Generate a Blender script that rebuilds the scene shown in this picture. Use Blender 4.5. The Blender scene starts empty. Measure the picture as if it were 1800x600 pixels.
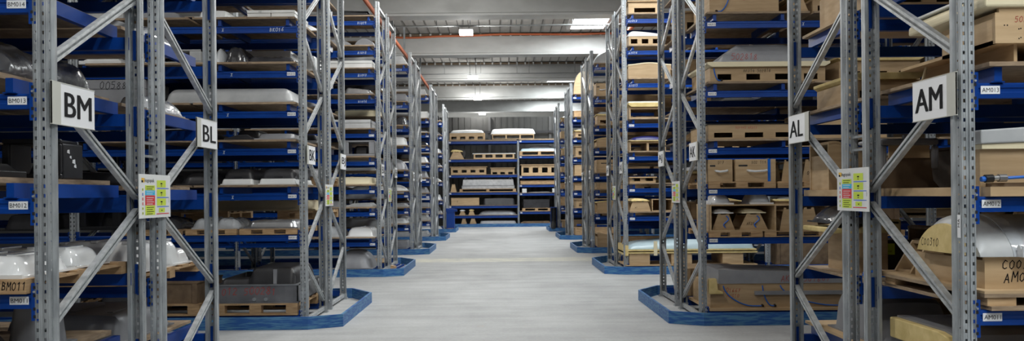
import bpy, math, random
from mathutils import Vector, Matrix, noise
SC = bpy.context.scene
COL = SC.collection
R = random.Random(7)
PI = math.pi
# ------------------------------------------------------------------ camera model (image taken as 1800x600)
F = 1457.0; VX, VY = 881.0, 342.0; ROLL = 0.0095; EYE = 1.56
def P(px, py, Y):
    u = px - VX; v = VY - py
    a = u*math.cos(ROLL) + v*math.sin(ROLL); b = -u*math.sin(ROLL) + v*math.cos(ROLL)
    return a*Y/F, EYE + b*Y/F
cam = bpy.data.cameras.new('camera'); co = bpy.data.objects.new('camera', cam); COL.objects.link(co)
co.location = (0, 0, EYE)
co.matrix_world = Matrix.Translation((0, 0, EYE)) @ Matrix.Rotation(PI/2, 4, 'X') @ Matrix.Rotation(-ROLL, 4, 'Z')
cam.sensor_width = 36; cam.lens = F/1800*36; cam.shift_x = (900-VX)/1800; cam.shift_y = (VY-300)/1800
cam.clip_end = 200; cam.clip_start = 0.05
SC.camera = co
cam.dof.use_dof = True; cam.dof.focus_distance = 6.2; cam.dof.aperture_fstop = 6.3

# ------------------------------------------------------------------ materials
MATS = {}
def mat(name, base, rough=.6, metal=0., noise_sc=None, dark=None, stretch=(1, 1, 1), bump=0., bump_sc=None,
        coat=0., trans=0., vary=0., detail=4, lo=.35, hi=.65, spec=.5, wave=False):
    m = bpy.data.materials.new(name); m.use_nodes = True
    nt = m.node_tree; n = nt.nodes; l = nt.links
    b = n['Principled BSDF']
    b.inputs['Roughness'].default_value = rough; b.inputs['Metallic'].default_value = metal
    b.inputs['Base Color'].default_value = (*base, 1)
    b.inputs['Coat Weight'].default_value = coat
    b.inputs['Specular IOR Level'].default_value = spec
    if trans: b.inputs['Transmission Weight'].default_value = trans
    tc = n.new('ShaderNodeTexCoord'); mp = n.new('ShaderNodeMapping'); mp.inputs['Scale'].default_value = stretch
    oi = n.new('ShaderNodeObjectInfo')
    addv = n.new('ShaderNodeVectorMath'); addv.operation = 'ADD'
    mulr = n.new('ShaderNodeMath'); mulr.operation = 'MULTIPLY'; mulr.inputs[1].default_value = 37.0
    l.new(oi.outputs['Random'], mulr.inputs[0])
    l.new(tc.outputs['Object'], addv.inputs[0]); l.new(mulr.outputs[0], addv.inputs[1]); l.new(addv.outputs[0], mp.inputs[0])
    out = None
    if noise_sc:
        if wave:
            t = n.new('ShaderNodeTexWave'); t.inputs['Scale'].default_value = noise_sc
            t.inputs['Distortion'].default_value = 6; t.inputs['Detail'].default_value = 3
            t.bands_direction = 'Z'; f = t.outputs['Fac']
        else:
            t = n.new('ShaderNodeTexNoise'); t.inputs['Scale'].default_value = noise_sc; t.inputs['Detail'].default_value = detail
            f = t.outputs['Fac']
        l.new(mp.outputs[0], t.inputs['Vector'])
        cr = n.new('ShaderNodeValToRGB'); e = cr.color_ramp.elements
        e[0].position = lo; e[1].position = hi; e[0].color = (*(dark or base), 1); e[1].color = (*base, 1)
        l.new(f, cr.inputs[0]); out = cr.outputs[0]
    if vary:
        hs = n.new('ShaderNodeHueSaturation')
        mr = n.new('ShaderNodeMapRange'); mr.inputs[3].default_value = 1-vary; mr.inputs[4].default_value = 1+vary
        l.new(oi.outputs['Random'], mr.inputs[0]); l.new(mr.outputs[0], hs.inputs['Value'])
        if out: l.new(out, hs.inputs['Color'])
        else: hs.inputs['Color'].default_value = (*base, 1)
        out = hs.outputs[0]
    if out: l.new(out, b.inputs['Base Color'])
    if bump:
        t2 = n.new('ShaderNodeTexNoise'); t2.inputs['Scale'].default_value = bump_sc or 20; t2.inputs['Detail'].default_value = 3
        l.new(mp.outputs[0], t2.inputs['Vector'])
        bp = n.new('ShaderNodeBump'); bp.inputs['Strength'].default_value = bump; bp.inputs['Distance'].default_value = .01
        l.new(t2.outputs['Fac'], bp.inputs['Height']); l.new(bp.outputs[0], b.inputs['Normal'])
    MATS[name] = m
    return m
def emis(name, col, st):
    m = bpy.data.materials.new(name); m.use_nodes = True; nt = m.node_tree; nt.nodes.clear()
    e = nt.nodes.new('ShaderNodeEmission'); e.inputs[0].default_value = (*col, 1); e.inputs[1].default_value = st
    o = nt.nodes.new('ShaderNodeOutputMaterial'); nt.links.new(e.outputs[0], o.inputs[0]); MATS[name] = m; return m
mat('zinc', (.42, .445, .46), .45, .35, 14, (.25, .27, .285), (1, 1, .35), .05, 60, vary=.1)
mat('zinc_brace', (.56, .58, .59), .42, .35, 20, (.38, .40, .41), vary=.1)
mat('blue', (.0015, .045, .26), .36, 0, 3, (.001, .034, .21), vary=.08, spec=.35)
mat('guard_blue', (.012, .085, .29), .5, 0, 9, (.07, .20, .36), (.6, 1, 6), .05, 30, detail=8, lo=.42, hi=.56)
mat('board', (.36, .265, .17), .75, 0, 9, (.22, .155, .10), (1.2, 1.2, 8), .05, 40, vary=.22, detail=6)
mat('ply', (.50, .355, .205), .62, 0, 5, (.39, .265, .14), (.6, 1, 5), .02, 30, vary=.14, detail=5, lo=.3, hi=.7)
mat('pine', (.50, .335, .18), .7, 0, 6, (.34, .21, .105), (1, 1, 6), .05, 30, vary=.15)
mat('foam', (.66, .52, .24), .8, 0, 12, (.55, .42, .17), vary=.08, bump=.1, bump_sc=60)
mat('cream', (.72, .64, .44), .6, vary=.08)
mat('white', (.74, .75, .74), .35, 0, 3, (.62, .63, .62), vary=.08)
mat('gloss_white', (.78, .79, .79), .15, 0, coat=.6, bump=.05, bump_sc=5)
mat('grey', (.27, .275, .29), .42, 0, 4, (.21, .215, .23), vary=.12)
mat('pale_grey', (.47, .48, .48), .4, 0, 4, (.36, .37, .38), vary=.12)
mat('dark', (.028, .028, .032), .42, 0, 5, (.016, .016, .018), vary=.2)
mat('black', (.012, .012, .014), .3)
mat('silver', (.55, .56, .57), .28, .8, 6, (.42, .43, .44))
mat('steel', (.30, .30, .31), .35, .75, 5, (.20, .20, .21))
mat('pale_blue', (.47, .58, .62), .35, 0, 3, (.40, .52, .57))
mat('brown', (.20, .135, .08), .7, 0, 8, (.13, .085, .05), vary=.2)
mat('purple', (.02, .022, .13), .4)
mat('hose', (.01, .13, .55), .35)
mat('ink', (.006, .006, .008), .8, spec=.2); mat('red_ink', (.42, .05, .04), .7); mat('chalk', (.6, .66, .75), .8)
mat('paper', (.80, .81, .83), .5); mat('strip', (.52, .52, .47), .5)
mat('lime', (.55, .68, .06), .5); mat('cyan', (.03, .45, .72), .5); mat('red', (.62, .03, .035), .5)
mat('logo_yellow', (.85, .5, .04), .5); mat('line_blue', (.02, .14, .6), .5); mat('tag_green', (.62, .85, .04), .5)
mat('film', (.52, .54, .56), .12, 0, 5, (.38, .40, .42), (1, 1, 1), 1., 7, coat=.5)
mat('dark_film', (.05, .05, .055), .22, 0, 5, (.03, .03, .034), (1, 1, 1), 1., 8, coat=.15)
mat('bag', (.008, .008, .009), .2, bump=.6, bump_sc=12, coat=.5)
mat('hole', (.01, .01, .012), .8)
mat('beam_paint', (.58, .59, .58), .8, 0, 2, (.52, .53, .52), (1, 1, 2), .05, 12)
mat('roof', (.42, .41, .385), .85, 0, 2, (.36, .35, .33))
mat('roof_seam', (.12, .115, .105), .9)
mat('conduit', (.25, .26, .26), .8)
mat('fringe', (.16, .12, .08), .9); mat('orange', (.50, .13, .05), .7)
mat('dark_wall', (.032, .032, .030), .8, 0, 2, (.025, .025, .024))
mat('side_wall', (.05, .05, .05), .85)
mat('glass', (.9, .9, .9), .05, trans=1)
emis('lamp', (1, 1, 1), 9); emis('sky_pane', (.95, 1, 1), 5)
# concrete floor
def floor_mat():
    m = bpy.data.materials.new('concrete_floor'); m.use_nodes = True; n = m.node_tree.nodes; l = m.node_tree.links
    b = n['Principled BSDF']; tc = n.new('ShaderNodeTexCoord')
    def nz(sc, st, det, rough=.6):
        mp = n.new('ShaderNodeMapping'); mp.inputs['Scale'].default_value = st
        t = n.new('ShaderNodeTexNoise'); t.inputs['Scale'].default_value = sc; t.inputs['Detail'].default_value = det
        t.inputs['Roughness'].default_value = rough
        l.new(tc.outputs['Object'], mp.inputs[0]); l.new(mp.outputs[0], t.inputs['Vector']); return t.outputs['Fac']
    def ramp(f, c0, c1, a, z):
        cr = n.new('ShaderNodeValToRGB'); e = cr.color_ramp.elements; e[0].position = a; e[1].position = z
        e[0].color = (*c0, 1); e[1].color = (*c1, 1); l.new(f, cr.inputs[0]); return cr.outputs[0]
    def mix(fac, a, bb, mode='MIX', f=1.):
        x = n.new('ShaderNodeMix'); x.data_type = 'RGBA'; x.blend_type = mode
        if hasattr(fac, 'is_output'): l.new(fac, x.inputs[0])
        else: x.inputs[0].default_value = fac
        for s, v in ((x.inputs[6], a), (x.inputs[7], bb)):
            if hasattr(v, 'is_output'): l.new(v, s)
            else: s.default_value = (*v, 1)
        return x.outputs[2]
    base = ramp(nz(.55, (1, .5, 1), 8, .65), (.31, .315, .315), (.41, .415, .415), .34, .64)
    streak = ramp(nz(1.3, (.35, 2.2, 1), 6), (.86, .86, .86), (1.03, 1.03, 1.03), .36, .62)
    c = mix(1., base, streak, 'MULTIPLY')
    stain = ramp(nz(1.6, (.9, 1, 1), 7, .75), (0, 0, 0), (1, 1, 1), .66, .74)
    c = mix(stain, c, (.50, .34, .20))
    fine = ramp(nz(26, (1, 1, 1), 4), (.94, .94, .94), (1.04, 1.04, 1.04), .35, .65)
    c = mix(1., c, fine, 'MULTIPLY')
    # worn yellowish line across the aisle
    sp = n.new('ShaderNodeSeparateXYZ'); l.new(tc.outputs['Object'], sp.inputs[0])
    def cmp(sock, c0, w):
        q = n.new('ShaderNodeMath'); q.operation = 'COMPARE'; q.inputs[1].default_value = c0; q.inputs[2].default_value = w
        l.new(sock, q.inputs[0]); return q.outputs[0]
    band = cmp(sp.outputs['Y'], 19.75, .55)
    q = n.new('ShaderNodeMath'); q.operation = 'MULTIPLY'; l.new(band, q.inputs[0])
    l.new(ramp(nz(2.5, (1, 1, 1), 8, .7), (0, 0, 0), (.75, .75, .75), .3, .6), q.inputs[1])
    c = mix(q.outputs[0], c, (.56, .54, .43))
    l.new(c, b.inputs['Base Color'])
    l.new(ramp(nz(2, (1, 1, 1), 6), (.62, .62, .62), (.8, .8, .8), .3, .7), b.inputs['Roughness']); b.inputs['Specular IOR Level'].default_value = .22
    MATS['floor'] = m
floor_mat()

# ------------------------------------------------------------------ mesh builder
_txt = {}
def text_mesh(s, offset=0.):
    k = (s, offset)
    if k not in _txt:
        c = bpy.data.curves.new('t', 'FONT'); c.body = s; c.size = 1; c.offset = offset; c.resolution_u = 3
        o = bpy.data.objects.new('t', c); COL.objects.link(o)
        dg = bpy.context.evaluated_depsgraph_get(); dg.update()
        m = bpy.data.meshes.new_from_object(o.evaluated_get(dg))
        vs = [tuple(v.co) for v in m.vertices]; fs = [tuple(p.vertices) for p in m.polygons]
        bpy.data.objects.remove(o); bpy.data.curves.remove(c); bpy.data.meshes.remove(m)
        x0 = min(v[0] for v in vs); x1 = max(v[0] for v in vs); y0 = min(v[1] for v in vs); y1 = max(v[1] for v in vs)
        _txt[k] = ([((v[0]-x0)/(x1-x0), (v[1]-y0)/(y1-y0)) for v in vs], fs, (x1-x0)/(y1-y0))
    return _txt[k]
# pen strokes for handwriting, unit box .6 x 1
STK = {'0': [[(.3,1),(.05,.7),(.08,.2),(.3,0),(.52,.25),(.55,.75),(.3,1)]], '1': [[(.1,.75),(.32,1),(.3,0)]],
 '2': [[(.05,.8),(.3,1),(.52,.75),(.05,0),(.55,.03)]], '3': [[(.08,.95),(.5,.97),(.25,.58),(.52,.4),(.4,.05),(.05,.05)]],
 '4': [[(.35,1),(.05,.4),(.55,.42)],[(.42,.65),(.4,0)]], '5': [[(.52,1),(.12,.97),(.1,.58),(.45,.6),(.5,.2),(.25,0),(.05,.08)]],
 '6': [[(.45,1),(.12,.5),(.1,.15),(.35,0),(.52,.25),(.35,.48),(.12,.35)]], '7': [[(.05,.97),(.55,1),(.2,0)],[(.15,.5),(.48,.52)]],
 '8': [[(.3,.52),(.08,.75),(.3,1),(.5,.78),(.3,.52),(.06,.25),(.3,0),(.54,.25),(.3,.52)]],
 '9': [[(.5,.7),(.3,.5),(.1,.7),(.3,1),(.5,.8),(.45,0)]], 'A': [[(.02,0),(.3,1),(.56,0)],[(.12,.38),(.48,.38)]],
 'B': [[(.08,0),(.1,1),(.45,.85),(.42,.58),(.1,.52),(.52,.4),(.48,.08),(.08,0)]], 'C': [[(.55,.85),(.3,1),(.06,.6),(.12,.12),(.35,0),(.55,.12)]],
 'K': [[(.08,1),(.08,0)],[(.52,1),(.1,.48),(.55,0)]], 'M': [[(.0,0),(.08,1),(.3,.4),(.54,1),(.6,0)]], 'R': [[(.08,0),(.1,1),(.48,.82),(.1,.5),(.55,0)]],
 'L': [[(.1,1),(.08,0),(.5,0)]], 'X': [[(.05,1),(.5,0)],[(.5,1),(.05,0)]], 'I': [[(.3,1),(.3,0)]], 'G': [[(.55,.85),(.3,1),(.06,.6),(.12,.1),(.4,0),(.55,.4),(.3,.42)]],
 'N': [[(.05,0),(.08,1),(.5,0),(.53,1)]], 'S': [[(.5,.85),(.3,1),(.1,.75),(.48,.35),(.3,0),(.06,.12)]], 'T': [[(.0,1),(.6,1)],[(.3,1),(.28,0)]], '.': [[(.25,.0),(.3,.08)]], '/': [[(.05,0),(.5,1)]]}
class MB:
    def __init__(s): s.v = []; s.f = []; s.m = []; s.sm = []
    def face(s, pts, m='x', smooth=False):
        b = len(s.v); s.v += [tuple(p) for p in pts]; s.f.append(tuple(range(b, b+len(pts)))); s.m.append(m); s.sm.append(smooth)
    def add(s, vs, fs, m, smooth=False):
        b = len(s.v); s.v += [tuple(p) for p in vs]
        for f in fs: s.f.append(tuple(i+b for i in f)); s.m.append(m); s.sm.append(smooth)
    def box(s, x0, x1, y0, y1, z0, z1, m):
        if x0 > x1: x0, x1 = x1, x0
        if y0 > y1: y0, y1 = y1, y0
        if z0 > z1: z0, z1 = z1, z0
        s.add([(x0,y0,z0),(x1,y0,z0),(x1,y1,z0),(x0,y1,z0),(x0,y0,z1),(x1,y0,z1),(x1,y1,z1),(x0,y1,z1)],
              [(0,3,2,1),(4,5,6,7),(0,1,5,4),(1,2,6,5),(2,3,7,6),(3,0,4,7)], m)
    def cbox(s, cx, cy, z0, w, d, h, m): s.box(cx-w/2, cx+w/2, cy-d/2, cy+d/2, z0, z0+h, m)
    def bar(s, p, q, w, t, m, side=(1, 0, 0)):
        p = Vector(p); q = Vector(q); d = (q-p).normalized(); a = Vector(side).normalized(); b = d.cross(a).normalized()
        vs = [c+a*i*t/2+b*j*w/2 for c in (p, q) for i, j in ((-1,-1),(1,-1),(1,1),(-1,1))]
        s.add(vs, [(0,1,2,3),(7,6,5,4),(0,4,5,1),(1,5,6,2),(2,6,7,3),(3,7,4,0)], m)
    def prism(s, poly, ax, a, b, m, smooth=False):
        n = len(poly)
        def pt(u, v, t): return (t, u, v) if ax == 'x' else (u, t, v) if ax == 'y' else (u, v, t)
        vs = [pt(u, v, a) for u, v in poly]+[pt(u, v, b) for u, v in poly]
        fs = [tuple(range(n)), tuple(range(2*n-1, n-1, -1))]
        s.add(vs, fs, m); b0 = len(s.v)-2*n
        for i in range(n):
            j = (i+1) % n; s.f.append((b0+i, b0+n+i, b0+n+j, b0+j)); s.m.append(m); s.sm.append(smooth)
    def tube(s, pts, r, m, n=8, caps=True):
        pts = [Vector(p) for p in pts]; vs = []; fs = []
        up = Vector((0, 0, 1)); prev = None
        for i, p in enumerate(pts):
            d = (pts[min(i+1, len(pts)-1)]-pts[max(i-1, 0)]).normalized()
            a = d.cross(up) if prev is None else prev-d*prev.dot(d)
            if a.length < 1e-4: a = d.cross(Vector((1, 0, 0)))
            a.normalize(); prev = a; b = d.cross(a)
            vs += [p+a*r*math.cos(2*PI*k/n)+b*r*math.sin(2*PI*k/n) for k in range(n)]
        for i in range(len(pts)-1):
            for k in range(n): fs.append((i*n+k, i*n+(k+1) % n, (i+1)*n+(k+1) % n, (i+1)*n+k))
        s.add(vs, fs, m, True)
        if caps: s.face(vs[:n][::-1], m); s.face(vs[-n:], m)
    def lathe(s, prof, cx, cy, m, n=20):
        vs = [(cx+r*math.cos(2*PI*k/n), cy+r*math.sin(2*PI*k/n), z) for r, z in prof for k in range(n)]
        fs = [(i*n+k, i*n+(k+1) % n, (i+1)*n+(k+1) % n, (i+1)*n+k) for i in range(len(prof)-1) for k in range(n)]
        s.add(vs, fs, m, True)
    def hf(s, w, d, fn, m, nx=28, ny=18, cx=0, cy=0, z0=0, dense=True):
        g = lambda k, n: math.sin(PI/2*(2*k/n-1)) if dense else 2*k/n-1
        xs = [g(i, nx)*w/2 for i in range(nx+1)]; ys = [g(j, ny)*d/2 for j in range(ny+1)]
        W = nx+1; vs = []
        for y in ys:
            for x in xs: vs.append((cx+x, cy+y, z0+max(.002, fn(x, y))))
        top = len(vs); fs = [(j*W+i, j*W+i+1, (j+1)*W+i+1, (j+1)*W+i) for j in range(ny) for i in range(nx)]
        s.add(vs, fs, m, True)
        bd = [i for i in range(nx+1)]+[j*W+nx for j in range(1, ny+1)]+[ny*W+i for i in range(nx-1, -1, -1)]+[j*W for j in range(ny-1, 0, -1)]
        pv = [vs[i] for i in bd]; k = len(pv)
        vv = pv+[(p[0], p[1], z0) for p in pv]
        s.add(vv, [(i, k+i, k+(i+1) % k, (i+1) % k) for i in range(k)]+[tuple(range(2*k-1, k-1, -1))][:1], m)
    def panel(s, x0, x1, z0, z1, y0, y1, holes, m):
        xs = sorted({x0, x1, *[min(max(h[i], x0), x1) for h in holes for i in (0, 1)]})
        zs = sorted({z0, z1, *[min(max(h[i], z0), z1) for h in holes for i in (2, 3)]})
        for a, b in zip(zs, zs[1:]):
            run = None
            for c, e in zip(xs, xs[1:]):
                mx, mz = (c+e)/2, (a+b)/2
                solid = not any(h[0] < mx < h[1] and h[2] < mz < h[3] for h in holes)
                if solid: run = (run[0], e) if run else (c, e)
                if (not solid or e == xs[-1]) and run: s.box(run[0], run[1], y0, y1, a, b, m); run = None
    def print_text(s, txt, o, xd, yd, w, h, m, offset=0.):
        vs, fs, asp = text_mesh(txt, offset); o = Vector(o); xd = Vector(xd); yd = Vector(yd)
        if w is None: w = h*asp
        s.add([o+xd*(a*w)+yd*(b*h) for a, b in vs], fs, m)
        return w
    def hand(s, txt, o, xd, yd, h, m, th=.1, slant=.12, sx=1.):
        o = Vector(o); xd = Vector(xd); yd = Vector(yd); cx = 0
        rr = random.Random(txt)
        for ch in txt:
            dy = rr.uniform(-.08, .08); k = rr.uniform(.85, 1.1)
            for st in STK.get(ch.upper(), []):
                pts = [((cx+(x*k)*sx+y*slant)*h, (y*k+dy)*h) for x, y in st]
                for (a, b), (c, e) in zip(pts, pts[1:]):
                    L = math.hypot(c-a, e-b) or 1e-6; nx, ny = -(e-b)/L*th*h/2, (c-a)/L*th*h/2; ex, ey = (c-a)/L*th*h*.35, (e-b)/L*th*h*.35
                    s.face([o+xd*x+yd*y for x, y in ((a-ex+nx, b-ey+ny), (a-ex-nx, b-ey-ny), (c+ex-nx, e+ey-ny), (c+ex+nx, e+ey+ny))], m)
            cx += .78*sx
    def mesh(s, name, smooth_angle=None):
        me = bpy.data.meshes.new(name); me.from_pydata(s.v, [], s.f)
        names = list(dict.fromkeys(s.m))
        for k in names: me.materials.append(MATS[k])
        ix = {k: i for i, k in enumerate(names)}
        me.polygons.foreach_set('material_index', [ix[k] for k in s.m])
        me.polygons.foreach_set('use_smooth', s.sm); me.update()
        if any(s.sm):
            try: me.set_sharp_from_angle(angle=math.radians(40))
            except Exception: pass
        return me
    def build(s, name, parent=None, loc=None, bevel=0):
        o = bpy.data.objects.new(name, s.mesh(name)); COL.objects.link(o)
        if parent: o.parent = parent
        if loc: o.location = loc
        if bevel:
            b = o.modifiers.new('bevel', 'BEVEL'); b.width = bevel; b.segments = 2; b.limit_method = 'ANGLE'
        return o
def inst(name, me, parent, loc=(0, 0, 0)):
    o = bpy.data.objects.new(name, me); COL.objects.link(o); o.parent = parent; o.location = loc; return o
LABELS = {}
def tag(o, label, cat, group=None):
    n = len(label.split())
    if not 4 <= n <= 16: print('LABELLEN', n, label)
    LABELS.setdefault(label, []).append(o.name)
    o['label'] = label; o['category'] = cat
    if group: o['group'] = group
    return o
def thing(name, label, cat, loc=(0, 0, 0), rz=0, group=None):
    o = bpy.data.objects.new(name, None); COL.objects.link(o); o.location = loc; o.rotation_euler = (0, 0, rz); o.empty_display_size = .1
    return tag(o, label, cat, group)
def struct(o): o['kind'] = 'structure'; return o

# ------------------------------------------------------------------ racks
EDGE = {-1: 2.36, 1: 2.397}
UW, UD, TOPZ = .07, .085, 5.35
def strip(mb, p, q, z0, z1, cols, hs, hh, pitch, m, off=0.):
    """vertical sheet strip from plan point p to q with rows of punched holes at fractions cols"""
    p = Vector(p); q = Vector(q); L = (q-p).length
    us = [0.]
    for c in cols: us += [c-hs/2/L, c+hs/2/L]
    us.append(1.); n = int((z1-z0)/pitch)
    def pt(u, z): a = p+(q-p)*u; return (a.x, a.y, z)
    for k in range(0, len(us)-1, 2): mb.face([pt(us[k], z0), pt(us[k+1], z0), pt(us[k+1], z1), pt(us[k], z1)], m)
    for k in range(1, len(us)-2, 2):
        z = z0
        for i in range(n):
            zc = z0+off+(i+.5)*pitch
            mb.face([pt(us[k], z), pt(us[k+1], z), pt(us[k+1], zc-hh/2), pt(us[k], zc-hh/2)], m); z = zc+hh/2
        mb.face([pt(us[k], z), pt(us[k+1], z), pt(us[k+1], z1), pt(us[k], z1)], m)
def upright_mesh(front):
    mb = MB(); d = 1 if front else -1
    # omega section; hole face looks outwards (towards the loading side)
    y0 = 0 if front else UD; y1 = UD if front else 0
    strip(mb, (.0, y0), (UW/2-.006, y0), 0, TOPZ, [.5], .0125, .019, .05, 'zinc')
    strip(mb, (UW/2-.006, y0), (UW/2+.006, y0+d*.006), 0, TOPZ, [], 0, 0, .05, 'zinc')
    strip(mb, (UW/2-.006, y0+d*.0061), (UW/2+.006, y0+d*.006), 0, TOPZ, [], 0, 0, .05, 'zinc')
    strip(mb, (UW/2+.006, y0), (UW, y0), 0, TOPZ, [.5], .0125, .019, .05, 'zinc')
    for x in (0, UW):
        strip(mb, (x, y0), (x, y0+d*.05), 0, TOPZ, [.62], .008, .010, .05, 'zinc', .012)
        strip(mb, (x, y0+d*.05), (x+(.012 if x else -.012), y0+d*.06), 0, TOPZ, [], 0, 0, .05, 'zinc')
        strip(mb, (x+(.012 if x else -.012), y0+d*.06), (x+(.012 if x else -.012), y1), 0, TOPZ, [], 0, 0, .05, 'zinc')
        strip(mb, (x+(.012 if x else -.012), y1), (x-(.006 if x else -.006), y1), 0, TOPZ, [], 0, 0, .05, 'zinc')
    me = mb.mesh('upright')
    import bmesh
    bm = bmesh.new(); bm.from_mesh(me); bmesh.ops.remove_doubles(bm, verts=bm.verts, dist=1e-5)
    bmesh.ops.recalc_face_normals(bm, faces=bm.faces)
    bmesh.ops.solidify(bm, geom=bm.faces[:], thickness=.0025); bm.to_mesh(me); bm.free()
    return me
UPR = {1: upright_mesh(True), 0: upright_mesh(False)}
mb = MB(); mb.box(-.03, UW+.03, -.02, UD+.02, 0, .008, 'zinc'); mb.box(-.02, UW+.02, -.004, .002, .008, .09, 'zinc')
for bx in (-.02, UW+.02): mb.lathe([(0.0, .026), (.009, .026), (.009, .008)], bx, UD/2, 'zinc_brace', 6)
FOOT = mb.mesh('foot_plate')
def brace_mesh(ya, za, yb, zb):
    mb = MB(); a = (UW/2, ya, za); b = (UW/2, yb, zb); d = (Vector(b)-Vector(a)).normalized(); n = Vector((1, 0, 0)).cross(d)
    mb.bar(a, b, .048, .004, 'zinc_brace')
    for k in (-1, 1):
        o = n*k*.022
        mb.bar(Vector(a)+o+Vector((.0, 0, 0)), Vector(b)+o, .006, .034, 'zinc_brace')
        o2 = n*k*.014
        for sx in (-.016, .016): mb.bar(Vector(a)+o2+Vector((sx, 0, 0)), Vector(b)+o2+Vector((sx, 0, 0)), .012, .003, 'zinc_brace')
    for p in (a, b): mb.tube([(UW/2-.03, p[1], p[2]), (UW/2+.03, p[1], p[2])], .007, 'zinc', 6)
    return mb.mesh('brace')
def braces_for(front_row):
    """zigzag nodes: loading side at .82+1.4k, inner side at .12+1.4k"""
    out = []; ys, yi = (.05, 1.13) if front_row else (1.13, .05)
    z = .12
    k = 0
    while z+.7 < TOPZ-.05:
        a, b = (yi, ys) if k % 2 == 0 else (ys, yi)
        out.append(brace_mesh(a, z+.05, b, z+.65)); z += .7; k += 1
    return out
BR = {True: braces_for(True), False: braces_for(False)}
mb = MB(); mb.box(UW/2-.02, UW/2+.02, .04, 1.14, .03, .075, 'zinc_brace'); mb.box(UW/2-.006, UW/2+.006, .04, 1.14, .075, .078, 'zinc'); STRUT = mb.mesh('strut')
mb = MB(); mb.box(UW/2-.02, UW/2+.02, .04, 1.14, TOPZ-.1, TOPZ-.055, 'zinc_brace'); TSTRUT = mb.mesh('top_strut')
_bm = {}
def beam_mesh(L, near):
    k = (round(L, 3), near)
    if k not in _bm:
        mb = MB(); y = (lambda t: t) if near else (lambda t: .05-t)
        poly = [(y(.0), .0), (y(.0), .028), (y(.006), .033), (y(.006), .05), (y(0), .055), (y(.0), .072), (y(.008), .08), (y(.05), .08), (y(.05), 0)]
        mb.prism(poly, 'x', 0, L, 'blue'); _bm[k] = mb.mesh('shelf_beam')
    return _bm[k]
def conn_mesh(near):
    mb = MB(); y0, y1 = (-.012, -.006) if near else (.056, .062)
    mb.box(-.024, .016, y0, y1, -.062, .135, 'blue'); mb.box(.012, .016, min(y0, 0), max(y1, .05), -.062, .135, 'blue')
    yf = y0-.001 if near else y1+.001
    for z in (-.04, .0, .07, .112):
        mb.face([(-.007, yf, z-.008), (.006, yf, z-.008), (.006, yf, z+.008), (-.007, yf, z+.008)], 'hole')
    zc = .09; mb.tube([(-.001, yf+(-.006 if near else .006), zc), (-.001, yf, zc)], .006, 'zinc', 8)
    return mb.mesh('connector')
CONN = {}
for s in (1, -1):
    for near in (True, False):
        me = conn_mesh(near)
        if s < 0:
            me = me.copy(); me.transform(Matrix.Scale(-1, 4, (1, 0, 0))); me.flip_normals()
        CONN[(s, near)] = me
mb = MB(); mb.box(-.02, .02, .0, 1.18, 0, .08, 'blue'); mb.box(-.035, .035, .0, .05, 0, .006, 'blue'); CROSS = mb.mesh('cross_bar')
def sticker_mesh(txt, w=.1, h=.042):
    mb = MB(); mb.box(0, w, -.0015, 0, 0, h, 'paper')
    mb.print_text(txt, (.006, -.0022, .009), (1, 0, 0), (0, 0, 1), w-.012, h*.55, 'ink'); return mb.mesh('shelf_tag')
ORD = ['floor level', 'first shelf', 'second shelf', 'third shelf', 'fourth shelf', 'fifth shelf', 'sixth shelf', 'seventh shelf', 'eighth shelf', 'ninth shelf', 'tenth shelf']
RK = {}
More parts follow.
